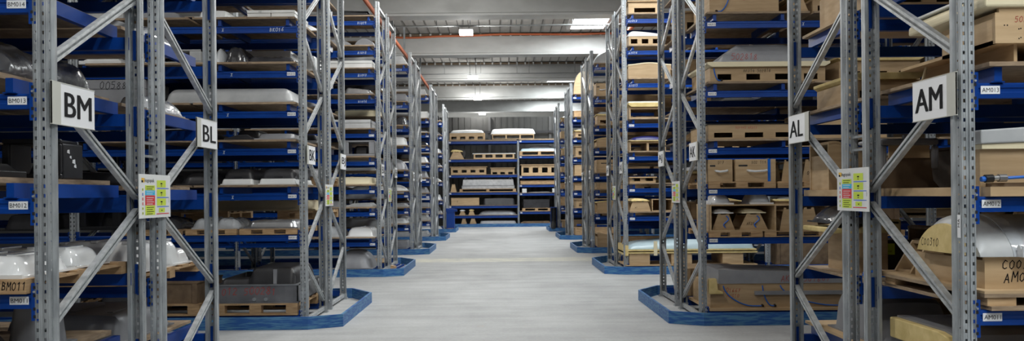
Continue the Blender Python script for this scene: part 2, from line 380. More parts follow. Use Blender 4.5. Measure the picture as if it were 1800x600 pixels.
def rack(code, s, Y0, levels, label, bays=1, front_row=True, pallets=(), floor_beam=True, tags=None, chalk=(), cross=3, detail=True, e=None, pitch=2.77, first_tag=11, skip_first=False, topk=1.):
    """levels: beam-bottom heights; s: side of the aisle"""
    E = EDGE[s] if e is None else e
    root = thing('pallet_rack', label, 'rack', (s*E, Y0, 0), 0, 'blue and grey pallet racks')
    xw = lambda u, w=0: s*u if s > 0 else -(u+w)       # left-hand local x of a span [u,u+w]
    for b in range(1 if skip_first else 0, bays+1):
        u = b*pitch
        for front, y in ((1, 0), (0, 1.10)):
            inst('upright', UPR[front], root, (xw(u, UW), y, 0)).scale.z = topk; inst('foot_plate', FOOT, root, (xw(u, UW), y, 0))
        for m in BR[front_row][:None if topk == 1 else 5]: inst('brace', m, root, (xw(u, UW), 0, 0))
        inst('strut', STRUT, root, (xw(u, UW), 0, 0)); inst('strut', TSTRUT, root, (xw(u, UW), 0, -TOPZ*(1-topk)))
    L = pitch-UW-.006
    tops = []; all_lv = ([.05] if floor_beam else [])+list(levels)
    for li, z in enumerate(all_lv):
        idx = li if floor_beam else li+1
        isp = (idx in pallets) or idx == 0
        for b in range(bays):
            u = b*pitch+UW+.003
            for near, y in ((True, .012), (False, 1.12)):
                bo = inst('shelf_beam', beam_mesh(L, near), root, (xw(u, L), y, z-.04*(topk < 1))); bo.scale.z = 1 if topk == 1 else 1.5
                if (detail or near) and topk == 1:
                    for uu, ss in ((0, s), (L, -s)):
                        inst('connector', CONN[(ss, near)], bo, ((xw(uu) if s > 0 else L-uu), 0, 0))
                if near and b == 0 and idx > 0 and front_row:
                    t = f'{code}{first_tag+idx-1:03d}'
                    mbx = MB(); w = .1
                    sx = .035 if s > 0 else L-.035-w
                    if code in ('BK', 'AK') and idx >= 2:
                        mx = MB(); mx.hand('X', (0, 0, 0), (1, 0, 0), (0, 0, 1), .035, 'chalk', .14); inst('chalk_mark', mx.mesh('chalk_mark'), bo, (L*(.66 if s < 0 else .4)+.05*(idx % 3), -.0015, .02))
                    if idx in chalk:
                        hx = (.03 if s > 0 else L-.32); hx = L-.34 if s < 0 else .04
                        mbx.hand(t, (0, 0, 0), (1, 0, 0), (0, 0, 1), .045, 'chalk', .13)
                        me = mbx.mesh('chalk_mark'); inst('chalk_mark', me, bo, (hx, -.0015, .018))
                    else:
                        inst('shelf_tag', sticker_mesh(t, w), bo, (sx, 0, .022))
            if not isp:
                n = cross
                for k in range(n):
                    uu = u+.12+k*(L-.24)/(n-1)
                    inst('cross_bar', CROSS, root, ((xw(uu)), 0, z+.0805))
        tops.append(z+.08 if isp else z+.161)
    RK[code] = dict(s=s, Y0=Y0, E=E, z=all_lv, off=0 if floor_beam else 1, tops=tops, pitch=pitch, L=L, pal=pallets, bays=bays)
    return root
def base_z(code, idx): r = RK[code]; return r['tops'][idx-r['off']]+.0012
# ------------------------------------------------------------------ goods on the racks
def q(t): t = max(0., min(1., t)); return math.sqrt(max(0., 1-(1-t)**2))
def smooth(t): t = max(0., min(1., t)); return t*t*(3-2*t)
def rr(x, y, w, d, c):
    ax, ay = abs(x)-(w/2-c), abs(y)-(d/2-c)
    return -(math.hypot(max(ax, 0), max(ay, 0))+min(max(ax, ay), 0)-c)
def tray_fn(w, d, h, r=.06, fl=.03, lip=.012, c=.08, rec=0, rin=.1, bow=0, tilt=0, nz=0, seed=0, step=0):
    def f(x, y):
        s = rr(x, y, w-2*fl, d-2*fl, c); z = lip+(h-lip)*q(s/r)
        if bow: z = lip+(z-lip)*(1-bow*(2*x/w)**2)
        if tilt: z = lip+(z-lip)*(1+tilt*(2*x/w))/(1+abs(tilt))
        if step: z = lip+(z-lip)*(1-step*smooth((y/d+.1)/.12)) if step > 0 else lip+(z-lip)*(1+step*smooth((-y/d+.0)/.12))
        if rec: z -= rec*smooth((s-rin)/.025)
        if nz: z += nz*(noise.noise(Vector((x*6+seed, y*6, seed)))+.6*abs(noise.noise(Vector((x*17+seed, y*17, seed*2)))))*min(1, z/h+.2)
        return max(z, .004)
    return f
WHERE_CAT = {}
def item(kind, w, d, h, col, label, loc, rz=0, group=None, det=1, seed=0, **k):
    """one stored thing; local base at its middle, front towards -y"""
    rs = random.Random(seed); nx, ny = (40, 26) if det > 1 else (24, 16) if det == 1 else (12, 8)
    g = None; cat = {'tray': 'mould', 'dome': 'mould', 'bumper': 'mould', 'wrap': 'mould', 'box': 'box', 'ply': 'wooden jig', 'stand': 'stand', 'wave': 'wooden jig',
                     'lid': 'mould', 'metal': 'metal tray', 'handle': 'box', 'flat': 'panel', 'frame': 'mould', 'roll': 'sheets', 'arch': 'mould', 'crate': 'crate', 'open': 'crate'}[kind]
    nm = {'tray': 'moulded_tray', 'dome': 'domed_mould', 'bumper': 'bumper_mould', 'wrap': 'wrapped_mould', 'box': 'storage_box', 'ply': 'plywood_jig', 'stand': 'plywood_stand',
          'wave': 'plywood_buck', 'lid': 'lidded_mould', 'metal': 'metal_tray', 'handle': 'plywood_box', 'flat': 'flat_panel', 'frame': 'framed_mould', 'roll': 'sheet_stack', 'arch': 'arched_mould',
          'crate': 'plywood_crate', 'open': 'open_crate'}[kind]
    single = kind in ('tray', 'dome', 'bumper', 'wrap', 'flat', 'arch', 'roll', 'box') and not k.get('base')
    if single and det == 0:
        t = None
    else: t = thing(nm, label, cat, loc, rz, group)
    def part(n, mb, bevel=0):
        if t is None:
            o = mb.build(nm, None, loc, bevel); o.rotation_euler.z = rz; tag(o, label, cat, group); return o
        return mb.build(n, t, bevel=bevel)
    txt = k.get('txt'); tc = k.get('tc', 'ink')
    if kind in ('tray', 'dome', 'bumper', 'wrap', 'arch'):
        b = MB(); z0 = 0
        if k.get('base'):
            bb = MB(); bb.box(-w/2-.02, w/2+.02, -d/2-.01, d/2+.01, 0, .018, 'ply'); part('base_board', bb); z0 = .018
        hh = h-z0
        if kind == 'tray': f = tray_fn(w, d, hh, r=k.get('r', min(.06, hh)), rec=k.get('rec', 0), bow=k.get('bow', .08), tilt=k.get('tilt', 0), step=k.get('step', 0))
        elif kind == 'dome': f = tray_fn(w, d, hh, r=min(w, d)*.42, fl=.02, c=min(w, d)*.3, bow=.15, tilt=k.get('tilt', 0))
        elif kind == 'bumper': f = tray_fn(w, d, hh, r=d*.45, fl=.01, c=d*.4, bow=.3, rec=k.get('rec', 0), rin=.2, tilt=k.get('tilt', 0))
        elif kind == 'arch': f = lambda x, y: max(.01, hh*(1-(2*x/w)**2)**.6*(.75+.25*math.cos(y/d*PI)))
        else: f = tray_fn(w, d, hh, r=min(.12, hh*1.2), fl=.0, c=.1, bow=.25, tilt=k.get('tilt', 0), nz=hh*.32, seed=seed*1.3)
        b.hf(w, d, f, col, nx, ny, z0=z0)
        if det > 0 and kind == 'tray' and k.get('ribs', 1):
            n = 3
            for i in range(n):
                x = -w*.3+i*w*.3; zt = f(x, -d*.12)+z0
                b.box(x-.02, x+.02, -d*.3, d*.2, zt-.01, zt+.006, col)
        if txt: b.hand(txt, (-w*.2, -d/2+.01, z0+hh*.3), (1, 0, 0), (0, -.0, 1), hh*.35, tc)
        part('shell', b)
        if det > 0 and kind != 'wrap' and k.get('rim', 1):
            b = MB(); b.prism([(-d/2, z0), (-d/2-.012, z0), (-d/2-.012, z0+.02), (-d/2, z0+.02)], 'x', -w/2, w/2, col); part('rim', b)
    elif kind == 'box':
        b = MB(); n = k.get('n', 1); ww = w/n
        for i in range(n):
            c = -w/2+ww*(i+.5); b.box(c-ww/2+.004, c+ww/2-.004, -d/2, d/2, 0, h*.62, col); b.box(c-ww/2, c+ww/2, -d/2-.006, d/2+.006, h*.62, h, col)
        if txt: b.hand(txt, (-w*.25, -d/2-.008, h*(.68 if not k.get('ts') else .62)), (1, 0, 0), (0, 0, 1), h*k.get('ts', .25), tc, .07)
        part('carton', b, .006)
    elif kind == 'flat':
        b = MB(); b.box(-w/2, w/2, -d/2, d/2, 0, h*.45, col); b.prism([(-w/2+.03, h*.45), (w/2-.03, h*.45), (w/2-.09, h), (-w/2+.14, h*.9)], 'y', -d/2+.03, d/2-.03, col); part('panel', b, .004)
    elif kind == 'roll':
        b = MB()
        for i in range(3):
            z = i*h/3; x = rs.uniform(-.05, .05)
            b.hf(w*(1-.1*i), d*(1-.05*i), lambda x, y: h/3*(.55+.35*math.cos(x*3/w+i)), col, 10, 6, cx=x, z0=z)
        part('sheet', b)
    elif kind == 'lid':       # pale base tray with a dark rounded shell in it
        b = MB(); hb = h*.36
        b.hf(w, d, tray_fn(w, d, hb, r=.02, fl=.01, c=.03, bow=0), k.get('col2', 'pale_grey'), nx, ny)
        b.box(-w/2, w/2, -d/2-.012, -d/2, .0, .014, k.get('col2', 'pale_grey')); part('base_tray', b)
        b = MB(); w2 = w*.93
        b.hf(w2, d*.86, tray_fn(w2, d*.86, h-hb+.005, r=.09, fl=.0, c=.07, bow=.12, tilt=k.get('tilt', 0)), col, nx, ny, z0=hb-.005)
        part('shell', b)
        b = MB(); b.box(-.05, .05, -d*.43-.014, -d*.43+.01, hb+.0, hb+.03, col); part('catch', b)
    elif kind == 'frame':     # boxy hollow mould with a dark recessed face
        b = MB(); b.panel(-w/2, w/2, 0, h, -d/2, -d/2+.03, [(-w*.36, w*.3, h*.14, h*.88)], col)
        b.box(-w/2, -w/2+.03, -d/2+.03, d/2, 0, h, col); b.box(w/2-.03, w/2, -d/2+.03, d/2, 0, h*.9, col); b.box(-w/2+.03, w/2-.03, -d/2+.03, d/2, h-.03, h-.002, col); part('shell', b, .01)
        b = MB(); b.hf(w*.64, d*.5, tray_fn(w*.64, d*.5, h*.7, r=.05), 'dark', 12, 8, cy=.0); part('insert', b)
        if k.get('sticker'):
            b = MB()
            for y_, z_, s_ in ((-.06, .16, .02), (-.03, .13, .014), (.0, .10, .024), (.02, .075, .018)):
                b.face([(w/2+.0015, y_, z_), (w/2+.0015, y_+s_*1.6, z_-s_*.3), (w/2+.0015, y_+s_*1.4, z_+s_), (w/2+.0015, y_+s_*.2, z_+s_*.8)], 'paper')
            part('torn_sticker', b)
    elif kind == 'metal':     # welded tray, bolts on its face, black mould inside
        b = MB(); hb = h*.45
        b.panel(-w/2, w/2, 0, hb, -d/2, -d/2+.012, [], 'steel'); b.box(-w/2, -w/2+.012, -d/2, d/2, 0, hb, 'steel'); b.box(w/2-.012, w/2, -d/2, d/2, 0, hb, 'steel')
        b.box(-w/2, w/2, d/2-.012, d/2, 0, hb, 'steel'); b.box(-w/2, w/2, -d/2, d/2, 0, .01, 'steel')
        b.box(-w/2-.015, w/2+.015, -d/2-.015, -d/2+.04, hb-.012, hb, 'silver'); b.box(w/2-.04, w/2+.015, -d/2, d/2, hb-.0125, hb+.0005, 'silver'); b.box(-w/2-.01, w/2+.01, -d/2-.01, -d/2, 0, .02, 'steel')
        if txt: b.hand(txt, (-w*.42, -d/2-.002, hb*.45), (1, 0, 0), (0, 0, 1), hb*.38, 'red_ink', .08)
        part('tray', b)
        for x in (-w*.02, w*.12):
            b = MB(); b.tube([(x, -d/2-.03, hb*.22), (x, -d/2, hb*.22)], .022, 'silver', 10); part('bolt', b)
        b = MB(); w2 = w*.96
        def fk(x, y):
            s = rr(x, y, w2, d*.9, .06); z = hb*.6+(h-hb)*.95*q(s/.1)*(.55+.45*smooth((x/w2+.12)/.06))
            if -w2*.42 < x < -w2*.14 and abs(y) < d*.3: z *= .55
            return z
        b.hf(w2, d*.9, fk, 'dark', nx, ny, z0=.02, dense=False); part('black_shell', b)
        b = MB(); b.box(w2*.2, w2*.24, -d*.455, -d*.42, hb, h*.8, 'grey'); part('rib', b)
    elif kind == 'ply':       # plywood body with openings, foam layer and moulded top
        foam = k.get('foam', 0); top = k.get('top', 0); hb = h-foam-top; nh = k.get('nh', 3)
        b = MB(); wb = w*k.get('bw', .94); db = d*.9
        holes = []
        for i in range(nh):
            c = -wb/2+wb*(i+.5)/nh; hw = wb/nh*k.get('hw', .28); holes.append((c-hw, c+hw, k.get('h0', .12)*hb, k.get('h1', .5)*hb))
        b.panel(-wb/2, wb/2, 0, hb, -db/2, -db/2+.018, holes, 'ply'); b.panel(-wb/2, wb/2, 0, hb, db/2-.018, db/2, holes, 'ply')
        b.box(-wb/2, -wb/2+.018, -db/2+.018, db/2-.018, 0, hb, 'ply'); b.box(wb/2-.018, wb/2, -db/2+.018, db/2-.018, 0, hb, 'ply')
        for i in range(1, nh): c = -wb/2+wb*i/nh; b.box(c-.009, c+.009, -db/2+.018, db/2-.018, 0, hb-.02, 'ply')
        b.box(-wb/2+.018, wb/2-.018, -db/2+.018, db/2-.018, hb-.018, hb, 'ply')
        if not foam and not top: b.box(-w/2, w/2, -d/2, d/2, hb-.02, hb+.001, 'ply')
        if txt: b.hand(txt, (-w*k.get('tx', .1), -db/2-.0015, hb*k.get('tz', .6)), (1, 0, 0), (0, 0, 1), hb*k.get('th', .25), tc, .09)
        if k.get('txt2'): b.hand(k['txt2'], (-w*k.get('tx2', .35), -db/2-.0015, hb*k.get('tz2', .45)), (1, 0, 0), (0, 0, 1), hb*k.get('th2', k.get('th', .25)), k.get('tc2', 'red_ink'), .09)
        part('body', b)
        z = hb
        if foam:
            b = MB(); ch = min(.06, w*.08)
            b.prism([(-w/2+ch, z), (w/2-ch, z), (w/2, z+foam*.55), (w/2, z+foam), (-w/2, z+foam), (-w/2, z+foam*.55)], 'y', -d/2, d/2, k.get('fcol', 'foam')); part('foam_layer', b, .004); z += foam
        if top:
            b = MB(); w2 = w*k.get('tw', .9); sk = k.get('shape', 'tray'); tcx = k.get('tcx', 0)*w
            if sk == 'facet':
                def fn(x, y):
                    s_ = rr(x, y, w2, d*.92, .01); t_ = min(1, max(0, s_)/.035)*.36+.64*min(1, max(0, s_-.05)/.22)
                    return max(.004, top*t_*(1-.12*smooth((x/w2-.18)/.03)))
            elif sk == 'slab': fn = lambda x, y: max(.01, top*(1-.42*(x/w2+.5)))
            else: fn = tray_fn(w2, d*.92, top, r=min(.16, top*1.1), fl=.015, c=.1, bow=k.get('bow', .15), tilt=k.get('tilt', 0)) if sk not in ('flat',) else tray_fn(w2, d*.96, top, r=.01, fl=0, c=.02, bow=0)
            b.hf(w2, d*.92, fn, col, nx, ny, cx=tcx, z0=z)
            if k.get('ttxt'): b.hand(k['ttxt'], (w2*k.get('ttx', -.05), -d*.46-.004, z+top*.12), (1, 0, 0), (0, 0, 1), min(.07, top*.45), 'red_ink', .07)
            part('top_shell', b)
        if k.get('hose'):
            for (xa, xb) in k['hose']:
                b = MB(); pts = []
                for i in range(13):
                    f_ = i/12; pts.append((xa*w+(xb-xa)*w*f_**1.6, -db/2-.014, max(.02, hb*(.92-.9*math.sin(f_*PI/2)))))
                b.tube(pts, .007, 'hose', 8); part('hose', b)
                b = MB(); b.tube([(xb*w, -db/2-.03, .02), (xb*w, -db/2, .03)], .014, 'black', 8); part('coupling', b)
    elif kind == 'wave':      # solid plywood buck with a curved top edge
        b = MB(); n = 14; a = k.get('amp', .2); ph = k.get('ph', 0)
        prof = [(-w/2, 0), (w/2, 0)]+[(w/2-w*i/n, h*(1-a*(.5+.5*math.sin(ph+i/n*PI*1.7)))) for i in range(n+1)]
        for y in (-d/2, d/2-.02): b.prism(prof, 'y', y, y+.02, 'ply')
        for i in range(4):
            x = -w*.45+i*w*.3; b.box(x-.009, x+.009, -d/2+.02, d/2-.02, 0, h*(1-a)*.95, 'ply')
        if txt: b.hand(txt, (-w*.3, -d/2-.0015, h*.3), (1, 0, 0), (0, 0, 1), h*.25, tc, .09)
        part('side_panel', b)
        b = MB()
        for i in range(n):
            (x0, z0), (x1, z1) = prof[2+i], prof[3+i]
            b.add([(x0, -d/2-.005, z0+.001), (x1, -d/2-.005, z1+.001), (x1, d/2+.005, z1+.001), (x0, d/2+.005, z0+.001), (x0, -d/2-.005, z0+.02), (x1, -d/2-.005, z1+.02), (x1, d/2+.005, z1+.02), (x0, d/2+.005, z0+.02)],
                  [(0,3,2,1),(4,5,6,7),(0,1,5,4),(1,2,6,5),(2,3,7,6),(3,0,4,7)], col)
        part('top_skin', b)
    elif kind == 'stand':
        b = MB(); hb = h*(.74 if k.get('cap') else 1); tw = k.get('tw', .45)
        poly = [(-w/2, 0), (w/2, 0), (w*tw/2, hb), (w*tw/4, hb), (w*tw/4, hb*.93), (-w*tw/4, hb*.93), (-w*tw/4, hb), (-w*tw/2, hb)]
        for y in (-d/2, d/2-.018): b.prism(poly, 'y', y, y+.018, 'ply')
        b.box(-w*tw/2, w*tw/2, -d/2+.018, d/2-.018, hb*.84, hb*.9, 'ply'); b.box(-w*.35, w*.35, -d/2+.018, d/2-.018, .0, .018, 'ply')
        if txt: b.hand(txt, (-w*.25, -d/2-.0015, hb*.3), (1, 0, 0), (0, 0, 1), hb*.16, tc, .12)
        part('side_panel', b)
        if k.get('cap'):
            b = MB(); b.hf(w*.85, d*1.05, tray_fn(w*.85, d*1.05, h-hb, r=.09, fl=.005, c=.08, bow=.35, tilt=-.3), k['cap'], 18, 12, z0=hb); part('cap', b)
        if k.get('hose'):
            b = MB(); b.tube([(w*.1+.03*math.sin(i*.6), -d/2-.012, hb*(.85-i*.07)) for i in range(11)], .007, 'hose', 6); part('hose', b)
    elif kind == 'handle':
        b = MB(); b.box(-w/2, w/2, -d/2, d/2, 0, h, 'ply'); b.box(-w*.42, -w*.2, -d/2-.004, -d/2, h*.68, h*.75, 'dark')
        if txt: b.hand(txt, (-w*.1, -d/2-.0015, h*.8), (1, 0, 0), (0, 0, 1), h*.12, tc, .1)
        part('body', b, min(w, h)*.06)
        b = MB(); pts = [(-w*.2, -d/2, h*.5), (-w*.2, -d/2-.05, h*.48), (-w*.05, -d/2-.06, h*.45), (w*.18, -d/2-.06, h*.47), (w*.24, -d/2-.05, h*.5), (w*.24, -d/2, h*.5)]
        b.tube(pts, .013, 'gloss_white', 8); part('handle', b)
        if k.get('strap'):
            b = MB(); b.box(w*.3, w*.37, -d/2-.004, -d/2-.001, .0, h, 'hose'); b.box(w*.3, w*.37, -d/2-.004, d/2, h+.001, h+.004, 'hose'); part('strap', b)
    elif kind == 'crate':     # closed wooden crate
        b = MB(); b.box(-w/2, w/2, -d/2, d/2, 0, h-.02, col); b.box(-w/2-.01, w/2+.01, -d/2-.01, d/2+.01, h-.02, h, col)
        for x in (-w/2+.03, w/2-.03): b.box(x-.03, x+.03, -d/2-.015, -d/2, 0, h-.02, col)
        if txt: b.hand(txt, (-w*.3, -d/2-.0165, h*.35), (1, 0, 0), (0, 0, 1), h*.3, tc, .09)
        part('body', b, .003)
    elif kind == 'open':      # open-fronted case
        b = MB(); b.box(-w/2, w/2, -d/2, d/2, 0, .016, 'ply'); b.box(-w/2, w/2, -d/2, d/2, h-.016, h, 'ply')
        for x in (-w/2, w/2-.016): b.box(x, x+.016, -d/2, d/2, .016, h-.016, 'ply')
        b.box(-w/2, w/2, d/2-.01, d/2, .016, h-.016, 'ply'); part('case', b)
    return t
def pallet(w, d, label, loc, rz=0, group='wooden pallets on the racks', parts=True, h=.144, col='pine'):
    t = thing('wooden_pallet', label, 'pallet', loc, rz, group); k = h/.144
    deck = MB()
    for i in range(5): y = -d/2+.07+i*(d-.14)/4; deck.box(-w/2, w/2, y-.068, y+.068, h-.022*k, h, col)
    for i in range(3): x = -w/2+.07+i*(w-.14)/2; deck.box(x-.07, x+.07, -d/2, d/2, h-.044*k, h-.0221*k, col)
    deck.build('deck', t)
    for j in range(3):
        y = -d/2+.05+j*(d-.1)/2
        b = MB(); b.box(-w/2, w/2, y-.05, y+.05, 0, .022*k, col); b.build('runner', t)
        for i in range(3):
            x = -w/2+.07+i*(w-.14)/2; b = MB(); b.box(x-.07, x+.07, y-.05, y+.05, .0221*k, h-.0441*k, col); b.build('block', t)
    return t
SURF = {}
ROW = {}
def rowname(code): return ROW[code]
def boards(code, idx, cuts, y0=-.03, y1=1.2, col='board', txt=None, th=.02, where=None, txth=.6):
    """boards of one shelf; cuts: outward distances from the rack's aisle edge"""
    r = RK[code]; s = r['s']; z = base_z(code, idx)
    names = ['beside the aisle', 'second board in', 'third board in', 'fourth board in', 'fifth board in', 'sixth board in']
    for i, (a, b_) in enumerate(cuts):
        mb = MB(); mb.box(-(b_-a)/2, (b_-a)/2, 0, y1-y0, 0, th, col)
        if txt and i == 0:
            for j, t in enumerate(txt.split('|')):
                mb.hand(t, (-(b_-a)/2+.15+j*.5, -.0015, th*.15), (1, 0, 0), (0, 0, 1), th*txth, 'ink', .14)
        o = mb.build('shelf_board', None, (s*(r['E']+(a+b_)/2), r['Y0']+y0, z))
        tag(o, f'wooden shelf board, {ORD[idx]} up of {ROW[code]}, {names[i]}'.replace('floor level up', 'floor level'), 'shelf board', 'wooden shelf boards')
    SURF[(code, idx)] = z+th
def surf(code, idx): return SURF.get((code, idx), base_z(code, idx))
def clampx(code, x0, x1):
    r = RK[code]; s = r['s']; u0, u1 = sorted((s*x0-r['E'], s*x1-r['E']))
    for k in range(0, 4):
        p0, p1 = k*r['pitch']-.03, k*r['pitch']+UW+.03
        if u0 < p1 and u1 > p0:
            if p0-u0 > u1-p1: u1 = p0
            else: u0 = p1
    a_, b_ = s*(r['E']+u0), s*(r['E']+u1); return min(a_, b_), max(a_, b_)
def put(code, idx, kind, px0, px1, h, col, desc, y=.12, d=.8, ref=None, lift=0, rz=0, **k):
    """stand a thing on a shelf so that its front spans image columns px0..px1 (sets X and width only)"""
    r = RK[code]; Y = r['Y0']+y; Z = surf(code, idx)+lift+.0005
    x0 = P(px0, 342, Y)[0]; x1 = P(px1, 342, Y)[0]
    if not k.pop('free', 0): x0, x1 = clampx(code, x0, x1)
    lab = f'{desc}, {ORD[idx]}{" up" if idx else ""}, {ROW[code]}' if ref is None else f'{desc}, {ref}'
    k.setdefault('seed', int(px0*7+idx*13) % 997)
    return item(kind, x1-x0, d, h, col, lab, ((x0+x1)/2, Y+d/2, Z), rz, **k)
# ------------------------------------------------------------------ the place
YS = [4.31, 9.98, 16.15, 21.95, 28.4, 34.6]
NAMES = {-1: [('BM', 'BL'), ('BK', 'BJ'), ('BI', 'BH'), ('BG', 'BF'), ('BE', 'BD'), ('BC', 'BB')],
         1: [('AM', 'AL'), ('AK', 'AJ'), ('AI', 'AH'), ('AG', 'AF'), ('AE', 'AD'), ('AC', 'AB')]}
NTH = ['nearest', 'second', 'third', 'fourth', 'fifth', 'farthest']
for s in (-1, 1):
    for i, (a, b) in enumerate(NAMES[s]):
        side = 'left' if s < 0 else 'right'
        if i < 2: ROW[a] = f'{a} rack'; ROW[b] = f'{b} rack'
        else: ROW[a] = f'{NTH[i]} {side} rack pair'; ROW[b] = f'{NTH[i]} {side} pair rear row'
ROW['END'] = 'end wall rack'
LV = {'BM': [.49, .986, 1.483, 2.03, 2.533, 3.1, 3.7], 'BL': [.35, .87, 1.46, 2.03, 2.56, 3.1, 3.7],
 'BK': [1.02, 1.517, 2.06, 2.51, 2.995, 3.536, 4.15, 4.7], 'BJ': [1.16, 1.62, 2.1, 2.6, 3.1, 3.65, 4.2, 4.75],
 'BI': [.566, 1.153, 1.593, 2.146, 2.69, 3.36, 3.87, 4.31, 4.89], 'BH': [.7, 1.3, 1.9, 2.5, 3.05, 3.6, 4.1, 4.65],
 'BG': [.62, 1.06, 1.49, 2.05, 2.70, 3.24, 3.87, 4.85], 'BF': [.6, 1.2, 1.8, 2.4, 3.0, 3.6, 4.3],
 'BE': [.5, .95, 1.45, 1.97, 2.49, 3.08, 3.53, 4.02, 4.82], 'BD': [.6, 1.3, 2.0, 2.7, 3.4, 4.1],
 'BC': [.59, 1.16, 1.94, 2.56, 3.13, 3.89, 4.48], 'BB': [.6, 1.3, 2.0, 2.7, 3.4, 4.1],
 'AM': [.30, .852, 1.444, 2.038, 2.70, 3.3], 'AL': [.30, .84, 1.44, 2.03, 2.67, 3.3],
 'AK': [.935, 1.525, 2.015, 2.706, 3.544, 4.3], 'AJ': [1.02, 1.5, 2.1, 2.55, 3.05, 3.6, 4.2, 4.75],
 'AI': [1.015, 1.57, 2.195, 2.836, 3.62, 4.26, 4.88], 'AH': [.8, 1.4, 2.0, 2.6, 3.2, 3.8, 4.4],
 'AG': [.86, 1.49, 1.93, 2.61, 3.2, 3.97, 4.83], 'AF': [.7, 1.3, 1.9, 2.5, 3.1, 3.7, 4.3],
 'AE': [.90, 1.51, 2.01, 2.65, 3.32, 4.02, 4.80], 'AD': [.7, 1.4, 2.1, 2.8, 3.5, 4.2],
 'AC': [.9, 1.6, 2.3, 3.0, 3.7, 4.4], 'AB': [.7, 1.4, 2.1, 2.8, 3.5, 4.2]}
for s in (-1, 1):
    side = 'left' if s < 0 else 'right'
    for i, (a, b) in enumerate(NAMES[s]):
        Y0 = YS[i]; bays = {0: 1, 1: 2, 2: 2}.get(i, 1)
        la = (f'blue and grey pallet rack on the {side} carrying the sign {a}' if i < 2 else f'front rack row of the {NTH[i]} pair on the {side} of the aisle')
        lb = (f'blue and grey pallet rack on the {side} carrying the sign {b}' if i < 2 else f'rear rack row of the {NTH[i]} pair on the {side} of the aisle')
        ft = {'BM': 10, 'AM': 10}.get(a, 11)
        rack(a, s, Y0, LV[a], la, bays, True, pallets={'BK': (1,), 'AK': (1, 2), 'AM': (2, 3), 'BM': (2,)}.get(a, ()), chalk={'BK': (6,), 'BI': (6, 7, 8, 9), 'AI': (5, 6, 7), 'BG': (6, 7, 8), 'AG': (6, 7)}.get(a, ()),
             detail=i < 3, cross=4 if i < 3 else 3, first_tag=ft)
        rack(b, s, Y0+1.41, LV[b], lb, bays if i < 2 else 1, False, pallets={'BJ': (1, 2), 'BL': (2,), 'AL': (2, 3)}.get(b, ()), detail=i < 1, cross=3)
# guards
def guard(s, Y0, label, depth=2.57, cab=False):
    ex = 1.90 if s < 0 else 1.985; ix = ex+.37
    ya, yb, yc, yd = Y0-.30, Y0-.09, Y0+depth-.46, Y0+depth+.0
    path = [(8.2, ya), (ix, ya), (ex, yb), (ex, yc+.0), (ix, yd+.12), (8.2, yd+.12)]
    n = len(path); t = .03; inner = []
    for k, (x, y) in enumerate(path):
        ns = []
        for a, b in ((k-1, k), (k, k+1)):
            if a >= 0 and b < n:
                dx, dy = path[b][0]-path[a][0], path[b][1]-path[a][1]; L = math.hypot(dx, dy); ns.append((dy/L, -dx/L))
        nx = sum(v[0] for v in ns)/len(ns); ny = sum(v[1] for v in ns)/len(ns); L2 = nx*nx+ny*ny
        inner.append((x-nx/L2*t*-1*(-1), y-ny/L2*t*-1*(-1)))
    # make sure the offset goes inwards
    if inner[3][0] < path[3][0]: inner = [(2*path[k][0]-inner[k][0], 2*path[k][1]-inner[k][1]) for k in range(n)]
    mb = MB()
    for k in range(n-1):
        a, b, c, d = path[k], path[k+1], inner[k+1], inner[k]
        vs = [(s*p[0], p[1]-Y0, z) for z in (0, .148) for p in (a, b, c, d)]
        mb.add(vs, [(0,3,2,1),(4,5,6,7),(0,1,5,4),(1,2,6,5),(2,3,7,6),(3,0,4,7)], 'guard_blue')
    o = mb.build('floor_guard_rail', None, (0, Y0, 0)); tag(o, label, 'guard rail', 'blue floor guard rails'); return o
for s in (-1, 1):
    for i in range(1, 6):
        guard(s, YS[i], f'scuffed blue steel guard rail on the floor around the {NTH[i]} {"left" if s < 0 else "right"} rack pair')
    guard(s, YS[0], f'blue steel guard rail on the floor around the nearest {"left" if s < 0 else "right"} rack pair')

# ---- end wall rack (own bays)
RKE = 40.0
rack('END', 1, RKE, [.47, .945, 1.59, 2.43, 3.18, 4.06], 'wide pallet rack closing the far end of the aisle', 1, True, pallets=(1, 2, 3, 4, 5, 6), detail=False, e=-2.62, pitch=3.42, topk=.775)
RK['END']['code'] = 'END'
ROW['EN2'] = 'end wall rack, right bay'
rack('EN2', 1, RKE, [.64, 1.53, 1.94, 2.36, 3.33, 4.09], 'right hand bay of the rack closing the aisle end', 1, True, pallets=(1, 2, 3, 4, 5, 6), detail=False, e=.80, pitch=3.42, skip_first=True, topk=.775)
bpy.context.view_layer.update()
roots = [o for o in bpy.data.objects if o.name.startswith('pallet_rack') and abs(o.location.y-RKE) < .1]
keep = min(roots, key=lambda o: o.location.x); other = max(roots, key=lambda o: o.location.x)
dx = other.location.x-keep.location.x
for ch in list(other.children): ch.parent = keep; ch.location.x += dx
LABELS.pop(other['label'], None); bpy.data.objects.remove(other)
mb = MB(); mb.box(-2.3, 2.6, 0, .03, 0, .148, 'guard_blue'); mb.box(-2.3, 2.6, 0, .1, .148, .155, 'guard_blue')
tag(mb.build('floor_guard_rail', None, (0, RKE-.35, 0)), 'straight blue guard rail along the foot of the far end rack', 'guard rail', 'blue floor guard rails')

